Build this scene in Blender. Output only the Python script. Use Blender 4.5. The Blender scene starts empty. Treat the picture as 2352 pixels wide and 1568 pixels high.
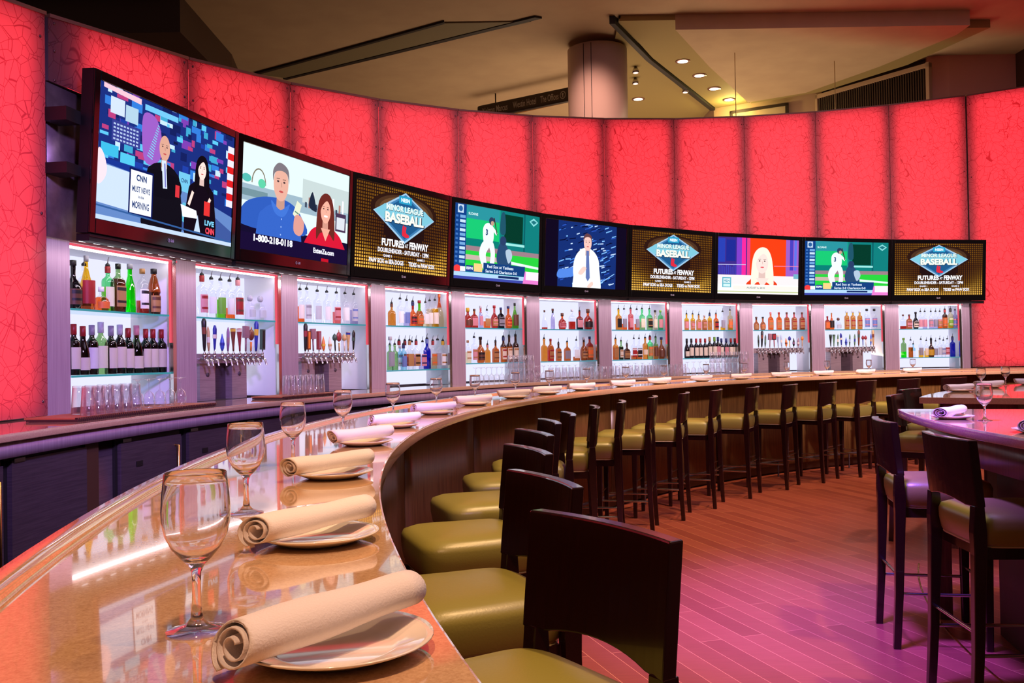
import bpy, bmesh, math, random
from mathutils import Vector, Matrix
rnd = random.Random(7)
PI = math.pi
C = bpy.context.scene.collection
R_ = math.radians

# ------------------------------------------------------------------ camera, world, lights, exposure
sc = bpy.context.scene
cam = bpy.data.cameras.new('camera'); camo = bpy.data.objects.new('camera', cam); C.objects.link(camo)
cam.sensor_width = 36.0; cam.lens = 2106.27/2352*36.0; cam.clip_start = 0.05; cam.clip_end = 200
camo.matrix_world = Matrix.Translation((0, 0, 1.375)) @ Matrix.Rotation(PI/2+0.015535, 4, 'X') @ Matrix.Rotation(-0.015961, 4, 'Z')
sc.camera = camo
sc.view_settings.view_transform = 'Standard'; sc.view_settings.look = 'None'
sc.view_settings.gamma = 1.0; sc.view_settings.use_curve_mapping = False
sc.view_settings.exposure = 0.0
cy = sc.cycles
cy.use_denoising = True
try: cy.denoiser = 'OPENIMAGEDENOISE'
except Exception: pass
cy.use_adaptive_sampling = True; cy.adaptive_threshold = 0.02
cy.max_bounces = 9; cy.diffuse_bounces = 3; cy.glossy_bounces = 4; cy.transmission_bounces = 8
cy.transparent_max_bounces = 32; cy.caustics_reflective = False; cy.caustics_refractive = False
cy.sample_clamp_indirect = 4.0
w = bpy.data.worlds.new('world'); sc.world = w; w.use_nodes = True
w.node_tree.nodes['Background'].inputs[0].default_value = (1.0, 0.62, 0.5, 1)
w.node_tree.nodes['Background'].inputs[1].default_value = 0.06

W = Vector((8.0755, 3.4772)); RW = 10.759; RT = 10.567; RP = 10.727      # back wall circle
B = Vector((8.1166, 3.2109)); RG = 8.494; RI = 9.032                     # bar circle: guest edge, bartender edge
ZB = 1.09; ZC = 1.081
A0 = 170.451; DA = -6.88663; DR = 0.1709
def P2(c, r, deg): return Vector((c.x+r*math.cos(R_(deg)), c.y+r*math.sin(R_(deg))))

def lamp(kind, name, loc, target, energy, color, **kw):
    l = bpy.data.lights.new(name, kind); l.energy = energy; l.color = color
    for k, v in kw.items(): setattr(l, k, v)
    o = bpy.data.objects.new(name, l); C.objects.link(o); o.location = loc
    d = Vector(target)-Vector(loc); o.rotation_euler = d.to_track_quat('-Z', 'Y').to_euler()
    return o
lamp('SPOT', 'pink_wash', (4.0, 3.2, 4.6), (-.4, 10.2, 1.7), 2300, (1.0, 0.64, 0.80), spot_size=R_(50), spot_blend=1.0, shadow_soft_size=0.3)  # two pink spots added out of view to brighten the pillars
lamp('SPOT', 'pink_wash', (5.6, 4.0, 4.6), (4.6, 13.8, 1.6), 4200, (1.0, 0.66, 0.74), spot_size=R_(52), spot_blend=1.0, shadow_soft_size=0.3)
for k, a in enumerate(range(196, 100, -12)):                              # warm track spots over the stools
    p = P2(B, 7.35, a); t = P2(B, 8.35, a)
    lamp('SPOT', 'track_spot', (p.x, p.y, 4.6), (t.x, t.y, .3), 440 if k else 150, (1.0, 0.6, 0.27), spot_size=R_(62), spot_blend=0.9, shadow_soft_size=0.06)
lamp('SPOT', 'violet_wash', (0.7, 3.4, 5.2), (1.6, 4.7, 0), 6000, (0.22, 0.08, 1.0), spot_size=R_(33), spot_blend=1.0, shadow_soft_size=0.3)
lamp('SPOT', 'violet_wash_bar', (1.2, -0.2, 4.0), (-2.2, 5.5, 1.2), 2500, (0.52, 0.32, 1.0), spot_size=R_(38), spot_blend=1.0, shadow_soft_size=0.3)
lamp('SPOT', 'magenta_wash', (4.5, 3.0, 4.8), (2.6, 7.2, 0), 90, (1.0, 0.25, 0.45), spot_size=R_(60), spot_blend=1.0, shadow_soft_size=0.3)
lamp('SPOT', 'table_spot', (3.2, 3.4, 4.8), (1.9, 4.1, .8), 620, (1.0, 0.8, 0.52), spot_size=R_(50), spot_blend=1.0, shadow_soft_size=0.1)
lamp('SPOT', 'table_spot', (3.9, 6.6, 4.8), (3.2, 6.9, 1.05), 380, (1.0, 0.72, 0.7), spot_size=R_(50), spot_blend=1.0, shadow_soft_size=0.1)
for k in range(9):                                                        # area lamps added beside the televisions' LED strips to front-light the bottle labels
    a = 171.03-8.51*(k+.5); p = P2(W, 10.46, a); t = P2(W, 10.82, a)
    lamp('AREA', 'strip_fill_lamp', (p.x, p.y, 2.03), (t.x, t.y, 1.40), 3.4, (1.0, 0.84, 0.9), shape='RECTANGLE', size=1.3, size_y=.04)
lamp('SPOT', 'bar_spot', (-0.2, 0.3, 3.6), (-0.3, 1.4, 1.09), 200, (1.0, 0.55, 0.32), spot_size=R_(75), spot_blend=1.0, shadow_soft_size=0.08)
lamp('AREA', 'room_fill', (4.5, 4.5, 6.5), (4.5, 5.5, 0), 170, (0.86, 0.66, 1.0), size=6.0)  # soft fill lamp added over the room, out of view
lamp('AREA', 'mall_light', (3.0, 17.0, 1.6), (3.0, 16.5, 6.2), 330, (1.0, 0.74, 0.5), size=6.0)

# ------------------------------------------------------------------ materials
MATS = {}
def srgb(c):
    return tuple(((v/255)/12.92 if v/255 <= 0.04045 else ((v/255+0.055)/1.055)**2.4) for v in c[:3])
def new_mat(name):
    m = bpy.data.materials.new(name); m.use_nodes = True; nt = m.node_tree; nt.nodes.clear()
    out = nt.nodes.new('ShaderNodeOutputMaterial'); MATS[name] = m
    return m, nt, out
def N(nt, t, **kw):
    n = nt.nodes.new(t)
    for k, v in kw.items():
        if k.startswith('i_'):
            n.inputs[k[2:].replace('_', ' ')].default_value = v
        else: setattr(n, k, v)
    return n
def L(nt, a, b): nt.links.new(a, b)
def pbr(name, col, rough=0.5, metal=0.0, noise=None, bump=0.0, coat=0.0, scale=20, spec=0.5, stretch=None):
    m, nt, out = new_mat(name); b = N(nt, 'ShaderNodeBsdfPrincipled')
    c = srgb(col)+(1,); b.inputs['Base Color'].default_value = c
    b.inputs['Roughness'].default_value = rough; b.inputs['Metallic'].default_value = metal
    b.inputs['Coat Weight'].default_value = coat; b.inputs['Coat Roughness'].default_value = 0.05
    b.inputs['Specular IOR Level'].default_value = spec
    if noise or bump:
        tc = N(nt, 'ShaderNodeTexCoord'); mp = N(nt, 'ShaderNodeMapping'); mp.inputs['Scale'].default_value = stretch or (1, 1, 1)
        L(nt, tc.outputs['Object'], mp.inputs['Vector'])
        nz = N(nt, 'ShaderNodeTexNoise'); nz.inputs['Scale'].default_value = scale; nz.inputs['Detail'].default_value = 4
        L(nt, mp.outputs[0], nz.inputs['Vector'])
        if noise:
            mx = N(nt, 'ShaderNodeMix', data_type='RGBA'); cr = N(nt, 'ShaderNodeMapRange'); cr.inputs[1].default_value = 0.35; cr.inputs[2].default_value = 0.65
            L(nt, nz.outputs['Fac'], cr.inputs[0]); L(nt, cr.outputs[0], mx.inputs['Factor'])
            mx.inputs['A'].default_value = c; mx.inputs['B'].default_value = srgb(noise)+(1,)
            L(nt, mx.outputs['Result'], b.inputs['Base Color'])
        if bump:
            bp = N(nt, 'ShaderNodeBump'); bp.inputs['Strength'].default_value = bump; bp.inputs['Distance'].default_value = 0.01
            L(nt, nz.outputs['Fac'], bp.inputs['Height']); L(nt, bp.outputs[0], b.inputs['Normal'])
    L(nt, b.outputs[0], out.inputs[0]); return m
def emit(name, col, s, lin=False):
    m, nt, out = new_mat(name); e = N(nt, 'ShaderNodeEmission')
    e.inputs[0].default_value = (col if lin else srgb(col))+(1,); e.inputs[1].default_value = s; L(nt, e.outputs[0], out.inputs[0]); return m
def tinted(name, col, gloss=0.10, rough=0.03, white=0.0, pw_=4.0, k_=0.75):
    """clear or coloured glass / liquid that light passes straight through, with a Fresnel sheen"""
    m, nt, out = new_mat(name)
    t = N(nt, 'ShaderNodeBsdfTransparent'); t.inputs[0].default_value = srgb(col)+(1,)
    g = N(nt, 'ShaderNodeBsdfGlossy'); g.inputs['Roughness'].default_value = rough; g.inputs[0].default_value = (1, 1, 1, 1)
    lw = N(nt, 'ShaderNodeLayerWeight'); lw.inputs[0].default_value = 0.5
    pw = N(nt, 'ShaderNodeMath', operation='POWER'); pw.inputs[1].default_value = pw_; L(nt, lw.outputs['Facing'], pw.inputs[0])
    ad = N(nt, 'ShaderNodeMath', operation='MULTIPLY_ADD'); ad.inputs[1].default_value = k_; ad.inputs[2].default_value = 0.03+gloss*0.2; L(nt, pw.outputs[0], ad.inputs[0])
    mx = N(nt, 'ShaderNodeMixShader'); L(nt, ad.outputs[0], mx.inputs[0]); L(nt, t.outputs[0], mx.inputs[1]); L(nt, g.outputs[0], mx.inputs[2])
    if white:
        d_ = N(nt, 'ShaderNodeBsdfTranslucent'); d_.inputs[0].default_value = (.9, .88, .95, 1); d2 = N(nt, 'ShaderNodeBsdfDiffuse'); d2.inputs[0].default_value = (.9, .88, .95, 1)
        a2 = N(nt, 'ShaderNodeMixShader'); L(nt, d_.outputs[0], a2.inputs[1]); L(nt, d2.outputs[0], a2.inputs[2]); m2 = N(nt, 'ShaderNodeMixShader'); m2.inputs[0].default_value = white
        L(nt, mx.outputs[0], m2.inputs[1]); L(nt, a2.outputs[0], m2.inputs[2]); mx = m2
    L(nt, mx.outputs[0], out.inputs[0]); return m

# wine glass: real refraction
m, nt, out = new_mat('wine_glass_mat'); g = N(nt, 'ShaderNodeBsdfGlass'); g.inputs['IOR'].default_value = 1.45; g.inputs['Roughness'].default_value = 0.0
t_ = N(nt, 'ShaderNodeBsdfTransparent'); mx = N(nt, 'ShaderNodeMixShader'); mx.inputs[0].default_value = .97; L(nt, t_.outputs[0], mx.inputs[1]); L(nt, g.outputs[0], mx.inputs[2]); L(nt, mx.outputs[0], out.inputs[0])
# quartz top
m, nt, out = new_mat('quartz'); b = N(nt, 'ShaderNodeBsdfPrincipled'); tc = N(nt, 'ShaderNodeTexCoord')
v1 = N(nt, 'ShaderNodeTexVoronoi'); v1.inputs['Scale'].default_value = 420; L(nt, tc.outputs['Object'], v1.inputs['Vector'])
n1 = N(nt, 'ShaderNodeTexNoise'); n1.inputs['Scale'].default_value = 160; n1.inputs['Detail'].default_value = 5; L(nt, tc.outputs['Object'], n1.inputs['Vector'])
cr = N(nt, 'ShaderNodeValToRGB'); cr.color_ramp.elements[0].position = .3; cr.color_ramp.elements[0].color = srgb((186, 146, 108))+(1,)
cr.color_ramp.elements[1].position = .75; cr.color_ramp.elements[1].color = srgb((216, 178, 138))+(1,)
mm = N(nt, 'ShaderNodeMix', data_type='RGBA'); mm.inputs['Factor'].default_value = 0.35
L(nt, n1.outputs['Fac'], cr.inputs[0]); L(nt, cr.outputs[0], mm.inputs['A'])
bw = N(nt, 'ShaderNodeRGBToBW'); L(nt, v1.outputs['Color'], bw.inputs[0])
cr2 = N(nt, 'ShaderNodeValToRGB'); cr2.color_ramp.elements[0].color = srgb((168, 126, 88))+(1,); cr2.color_ramp.elements[1].color = srgb((226, 192, 154))+(1,)
L(nt, bw.outputs[0], cr2.inputs[0]); L(nt, cr2.outputs[0], mm.inputs['B'])
L(nt, mm.outputs['Result'], b.inputs['Base Color']); b.inputs['Roughness'].default_value = 0.06; b.inputs['Coat Weight'].default_value = 0.6; b.inputs['Coat Roughness'].default_value = 0.02
L(nt, b.outputs[0], out.inputs[0])
# wood floor
m, nt, out = new_mat('floor_wood'); b = N(nt, 'ShaderNodeBsdfPrincipled'); tc = N(nt, 'ShaderNodeTexCoord')
mp = N(nt, 'ShaderNodeMapping'); mp.inputs['Rotation'].default_value = (0, 0, R_(72)); L(nt, tc.outputs['Object'], mp.inputs['Vector'])
br = N(nt, 'ShaderNodeTexBrick'); br.inputs['Scale'].default_value = 1.0; br.inputs['Brick Width'].default_value = 1.3; br.inputs['Row Height'].default_value = 0.115
br.inputs['Mortar Size'].default_value = 0.0018; br.inputs['Color1'].default_value = srgb((156, 80, 62))+(1,); br.inputs['Color2'].default_value = srgb((132, 62, 50))+(1,)
br.inputs['Mortar'].default_value = srgb((205, 130, 90))+(1,); br.offset = 0.37; L(nt, mp.outputs[0], br.inputs['Vector'])
mp2 = N(nt, 'ShaderNodeMapping'); mp2.inputs['Rotation'].default_value = (0, 0, R_(72)); mp2.inputs['Scale'].default_value = (2, 30, 1); L(nt, tc.outputs['Object'], mp2.inputs['Vector'])
nz = N(nt, 'ShaderNodeTexNoise'); nz.inputs['Scale'].default_value = 3; nz.inputs['Detail'].default_value = 6; L(nt, mp2.outputs[0], nz.inputs['Vector'])
mx = N(nt, 'ShaderNodeMix', data_type='RGBA', blend_type='MULTIPLY'); mx.inputs['Factor'].default_value = 0.5
L(nt, br.outputs['Color'], mx.inputs['A']); cr = N(nt, 'ShaderNodeValToRGB'); cr.color_ramp.elements[0].position = .3; cr.color_ramp.elements[0].color = (.6, .55, .52, 1); cr.color_ramp.elements[1].position = .7
L(nt, nz.outputs['Fac'], cr.inputs[0]); L(nt, cr.outputs[0], mx.inputs['B']); L(nt, mx.outputs['Result'], b.inputs['Base Color'])
b.inputs['Roughness'].default_value = 0.34; L(nt, b.outputs[0], out.inputs[0])
# veneer with vertical grain
def veneer(name, c1, c2, rough=0.35):
    return pbr(name, c1, rough, noise=c2, scale=7, stretch=(14, 14, 0.6), bump=0.02)
veneer('veneer', (124, 92, 46), (92, 64, 30)); veneer('table_veneer', (112, 74, 58), (88, 56, 44))
pbr('espresso', (34, 9, 10), 0.22, coat=0.35, noise=(30, 9, 9), scale=9, stretch=(12, 12, 1))
pbr('olive_vinyl', (142, 134, 64), 0.36, bump=0.05, scale=160, spec=0.6)
pbr('piping', (196, 186, 140), 0.5)
pbr('chrome', (205, 200, 200), 0.18, 1.0)
pbr('steel', (196, 180, 186), 0.36, 0.6, noise=(170, 154, 160), scale=6, stretch=(1, 1, 40))
pbr('steel_v', (190, 168, 182), 0.42, 0.35, noise=(172, 148, 164), scale=5, stretch=(30, 30, 0.5))
pbr('dark_steel', (92, 78, 86), 0.38, 0.5, noise=(76, 64, 72), scale=5, stretch=(1, 1, 30))
pbr('aisle_dark', (16, 12, 12), 0.6)
pbr('black_plastic', (9, 8, 10), 0.12, coat=0.5)
pbr('black_matte', (14, 12, 13), 0.55)
pbr('rail_grey', (70, 62, 58), 0.3, 0.8)
pbr('niche_white', (236, 232, 240), 0.5)
pbr('napkin', (232, 224, 224), 0.85, bump=0.15, scale=420)
pbr('china', (240, 232, 220), 0.12, coat=0.5)
pbr('mat_rubber', (176, 98, 58), 0.6, bump=0.3, scale=120)
pbr('mat_dark', (60, 26, 18), 0.7)
pbr('ceiling_paint', (190, 160, 124), 0.8, noise=(182, 152, 118), scale=2)
pbr('soffit_paint', (150, 128, 76), 0.8)
pbr('wall_paint', (188, 150, 118), 0.8)
pbr('wall_pink', (214, 150, 128), 0.8)
pbr('column_clad', (206, 172, 160), 0.45)
pbr('beam_paint', (126, 112, 80), 0.7)
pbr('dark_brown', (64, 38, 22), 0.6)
pbr('bronze', (58, 44, 36), 0.4, 0.4)
pbr('trim_line', (30, 22, 16), 0.6)
pbr('gold_trim', (215, 170, 96), 0.25, 1.0)
pbr('sign_letter', (150, 138, 132), 0.5)
pbr('mount_steel', (150, 132, 134), 0.4, 0.7, noise=(118, 100, 104), scale=9)
pbr('panel_cap', (170, 128, 124), 0.35, 0.8)
pbr('panel_housing', (120, 96, 100), 0.5, 0.3)
pbr('screw_steel', (120, 84, 88), 0.35, 0.8)
pbr('cable_steel', (168, 140, 96), 0.3, 1.0)
emit('niche_light', (226, 228, 255), 1.12)
emit('led_white', (255, 252, 255), 9.0)
emit('led_front', (255, 250, 255), 2.5)
emit('red_leak_glow', (255, 96, 116), 0.85)  # stands in for red light leaking around the niche openings
emit('downlight_glow', (255, 244, 190), 8.0)
tinted('bowl_glass', (250, 249, 250), 0.2, 0.0, pw_=2.2, k_=0.9)
emit('pink_glow', (255, 205, 190), 2.5)
emit('panel_light', (1.8, 0.07, 0.10), 1.0, lin=True)
emit('logo_grey', (150, 150, 158), 0.7)
tinted('shelf_glass', (196, 232, 236), 0.1)
emit('shelf_edge', (90, 190, 210), 0.55)
m = pbr('shelf_edge_glass', (96, 178, 190), 0.15); 
tinted('tumbler_glass', (252, 250, 253), 0.25, 0.0, white=0.03, pw_=2.0, k_=0.8)
# crackle acrylic, lit from behind
m, nt, out = new_mat('acrylic'); tc = N(nt, 'ShaderNodeTexCoord')
nz = N(nt, 'ShaderNodeTexNoise'); nz.inputs['Scale'].default_value = 1.6; nz.inputs['Detail'].default_value = 1; L(nt, tc.outputs['Object'], nz.inputs['Vector'])
va = N(nt, 'ShaderNodeVectorMath', operation='MULTIPLY_ADD'); va.inputs[1].default_value = (.35, .35, .35); L(nt, nz.outputs['Color'], va.inputs[0]); L(nt, tc.outputs['Object'], va.inputs[2])
prev = None
for sc_, wd in ((7.0, 0.014), (9.8, 0.017)):
    vo = N(nt, 'ShaderNodeTexVoronoi', feature='DISTANCE_TO_EDGE'); vo.inputs['Scale'].default_value = sc_; L(nt, va.outputs[0], vo.inputs['Vector'])
    lt = N(nt, 'ShaderNodeMapRange'); lt.inputs[1].default_value = wd*0.4; lt.inputs[2].default_value = wd*1.3; L(nt, vo.outputs['Distance'], lt.inputs[0])
    if prev is None: prev = lt.outputs[0]
    else:
        mn = N(nt, 'ShaderNodeMath', operation='MINIMUM'); L(nt, prev, mn.inputs[0]); L(nt, lt.outputs[0], mn.inputs[1]); prev = mn.outputs[0]
mx = N(nt, 'ShaderNodeMix', data_type='RGBA'); L(nt, prev, mx.inputs['Factor'])
mx.inputs['A'].default_value = (.46, .15, .19, 1); mx.inputs['B'].default_value = (.86, .86, .86, 1)
tr = N(nt, 'ShaderNodeBsdfTranslucent'); L(nt, mx.outputs['Result'], tr.inputs[0])
df = N(nt, 'ShaderNodeBsdfPrincipled'); df.inputs['Base Color'].default_value = srgb((190, 150, 155))+(1,); df.inputs['Roughness'].default_value = .35
ms = N(nt, 'ShaderNodeMixShader'); ms.inputs[0].default_value = 0.13; L(nt, tr.outputs[0], ms.inputs[1]); L(nt, df.outputs[0], ms.inputs[2]); L(nt, ms.outputs[0], out.inputs[0])
# screen picture: colour per face, gives off light
m, nt, out = new_mat('screen_picture'); at = N(nt, 'ShaderNodeVertexColor'); at.layer_name = 'Col'
e = N(nt, 'ShaderNodeEmission'); e.inputs[1].default_value = 1.25; L(nt, at.outputs[0], e.inputs[0]); L(nt, e.outputs[0], out.inputs[0])
m, nt, out = new_mat('flat_colour'); at = N(nt, 'ShaderNodeVertexColor'); at.layer_name = 'Col'
b = N(nt, 'ShaderNodeBsdfPrincipled'); b.inputs['Roughness'].default_value = .5; L(nt, at.outputs[0], b.inputs['Base Color']); L(nt, b.outputs[0], out.inputs[0])

# ------------------------------------------------------------------ mesh helpers
class MB:
    def __init__(s): s.v = []; s.f = []; s.m = []; s.sm = []
    def add(s, vs, fs, mi=0, smooth=False, M=None):
        o = len(s.v)
        s.v += [tuple(M @ Vector(v)) if M is not None else tuple(v) for v in vs]
        for f in fs: s.f.append(tuple(i+o for i in f)); s.m.append(mi); s.sm.append(smooth)
        return s
    def box(s, x0, x1, y0, y1, z0, z1, mi=0, M=None):
        vs = [(x, y, z) for z in (z0, z1) for y in (y0, y1) for x in (x0, x1)]
        return s.add(vs, [(0, 2, 3, 1), (4, 5, 7, 6), (0, 1, 5, 4), (2, 6, 7, 3), (0, 4, 6, 2), (1, 3, 7, 5)], mi, False, M)
    def arc(s, c, r0, r1, a0, a1, z0, z1, n=6, mi=0, smooth=False, zt=None):
        """solid annular sector; zt(t) gives a top height along it"""
        vs = []
        for i in range(n+1):
            a = R_(a0+(a1-a0)*i/n); ca, sa = math.cos(a), math.sin(a); zz = zt(i/n) if zt else z1
            for r, z in ((r0, z0), (r1, z0), (r1, zz), (r0, zz)): vs.append((c.x+r*ca, c.y+r*sa, z))
        up = a1 > a0
        o = len(s.v); s.v += vs
        def fq(*q, sm=False):
            s.f.append(tuple(o+k for k in (q if up else q[::-1]))); s.m.append(mi); s.sm.append(sm)
        fq(0, 1, 2, 3)
        for i in range(n):
            p = i*4; q = p+4
            fq(p, p+3, q+3, q, sm=smooth); fq(p+1, q+1, q+2, p+2, sm=smooth); fq(p, q, q+1, p+1); fq(p+3, p+2, q+2, q+3)
        fq(n*4+3, n*4+2, n*4+1, n*4)
        return s
    def lathe(s, prof, n=16, mi=0, M=None, sq=None, caps=True, mats=None, ang=None):
        """prof: (r,z) list; sq=(wx, wy, e) superellipse cross-section factors"""
        vs = []; rings = len(prof)
        full = ang is None
        for r, z in prof:
            for k in range(n if full else n+1):
                a = 2*PI*k/n if full else ang[0]+(ang[1]-ang[0])*k/n
                ca, sa = math.cos(a), math.sin(a)
                if sq:
                    e = 2/sq[2]; x = math.copysign(abs(ca)**e, ca)*sq[0]; y = math.copysign(abs(sa)**e, sa)*sq[1]
                    if r < sq[3]:                       # necks stay round
                        t = r/sq[3]; x = ca*(1-t)+x*t; y = sa*(1-t)+y*t
                else: x, y = ca, sa
                vs.append((r*x, r*y, z))
        st = n if full else n+1
        o = len(s.v); s.v += [tuple(M @ Vector(v)) if M is not None else v for v in vs]
        for i in range(rings-1):
            for k in range(n):
                k2 = (k+1) % n if full else k+1
                s.f.append((o+i*st+k, o+i*st+k2, o+(i+1)*st+k2, o+(i+1)*st+k)); s.m.append(mats[i] if mats else mi); s.sm.append(True)
        if caps and full:
            if prof[0][0] > 1e-6: s.f.append(tuple(o+k for k in range(n))[::-1]); s.m.append(mats[0] if mats else mi); s.sm.append(False)
            if prof[-1][0] > 1e-6: s.f.append(tuple(o+(rings-1)*st+k for k in range(n))); s.m.append(mats[-1] if mats else mi); s.sm.append(False)
        return s
    def tube(s, pts, r, n=8, mi=0, cap=True):
        pts = [Vector(p) for p in pts]; vs = []; up = Vector((0, 0, 1))
        for i, p in enumerate(pts):
            d = (pts[min(i+1, len(pts)-1)]-pts[max(i-1, 0)]).normalized()
            u = up if abs(d.z) < .95 else Vector((1, 0, 0))
            a = d.cross(u).normalized(); b_ = a.cross(d); rr = r[i] if isinstance(r, (list, tuple)) else r
            for k in range(n): vs.append(p+a*rr*math.cos(2*PI*k/n)+b_*rr*math.sin(2*PI*k/n))
        fs = [(i*n+k, (i+1)*n+k, (i+1)*n+(k+1) % n, i*n+(k+1) % n) for i in range(len(pts)-1) for k in range(n)]
        s.add(vs, fs, mi, True)
        if cap: s.add(vs[:n], [tuple(range(n))], mi); s.add(vs[-n:], [tuple(range(n))[::-1]], mi)
        return s
    def prism(s, poly, z0, z1, mi=0, M=None):
        n = len(poly); vs = [(x, y, z0) for x, y in poly]+[(x, y, z1) for x, y in poly]
        return s.add(vs, [tuple(range(n))[::-1], tuple(range(n, 2*n))]+[(i, (i+1) % n, n+(i+1) % n, n+i) for i in range(n)], mi, False, M)
    def mesh(s, name, mats):
        me = bpy.data.meshes.new(name); me.from_pydata([tuple(v) for v in s.v], [], s.f)
        for mm in mats: me.materials.append(MATS[mm])
        me.polygons.foreach_set('material_index', s.m); me.polygons.foreach_set('use_smooth', s.sm); me.update()
        return me
    def build(s, name, mats, parent=None, loc=None, rz=0, fix=False, bevel=0):
        if isinstance(mats, str): mats = [mats]
        me = s.mesh(name, mats)
        if fix:
            bm = bmesh.new(); bm.from_mesh(me); bmesh.ops.recalc_face_normals(bm, faces=bm.faces); bm.to_mesh(me); bm.free()
        o = bpy.data.objects.new(name, me); C.objects.link(o)
        if parent: o.parent = parent
        if loc is not None: o.location = loc; o.rotation_euler[2] = rz
        if bevel:
            bv = o.modifiers.new('edge', 'BEVEL'); bv.width = bevel; bv.segments = 2; bv.limit_method = 'ANGLE'; bv.angle_limit = R_(40)
        return o
def tag(o, label, cat, group=None, kind=None):
    if label: o['label'] = label
    if cat: o['category'] = cat
    if group: o['group'] = group
    if kind: o['kind'] = kind
    return o
def structure(o, label=None):
    o['kind'] = 'structure'
    if label: o['label'] = label
    return o
def thing(name, loc=(0, 0, 0), rz=0, label=None, cat=None, group=None):
    o = bpy.data.objects.new(name, None); C.objects.link(o); o.location = loc; o.rotation_euler[2] = rz
    o.empty_display_size = 0.1
    return tag(o, label, cat, group)
def copy_tree(o, parent=None):
    c = o.copy(); C.objects.link(c)
    if parent: c.parent = parent
    for ch in [x for x in KIDS.get(o.name, [])]:
        copy_tree(ch, c)
    return c
KIDS = {}
def index_kids(o):
    KIDS[o.name] = list(o.children)
    for ch in o.children: index_kids(ch)
ORD = ['zeroth', 'first', 'second', 'third', 'fourth', 'fifth', 'sixth', 'seventh', 'eighth', 'ninth', 'tenth', 'eleventh', 'twelfth', 'thirteenth', 'fourteenth', 'fifteenth', 'sixteenth', 'seventeenth', 'eighteenth', 'nineteenth', 'twentieth']
def na(i, f): return A0+DA*(i+f*(1-DR))          # angle at fraction f across niche i
def polar(c, r, a, z): p = P2(c, r, a); return (p.x, p.y, z)
def rz_out(a): return R_(a-90)

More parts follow.
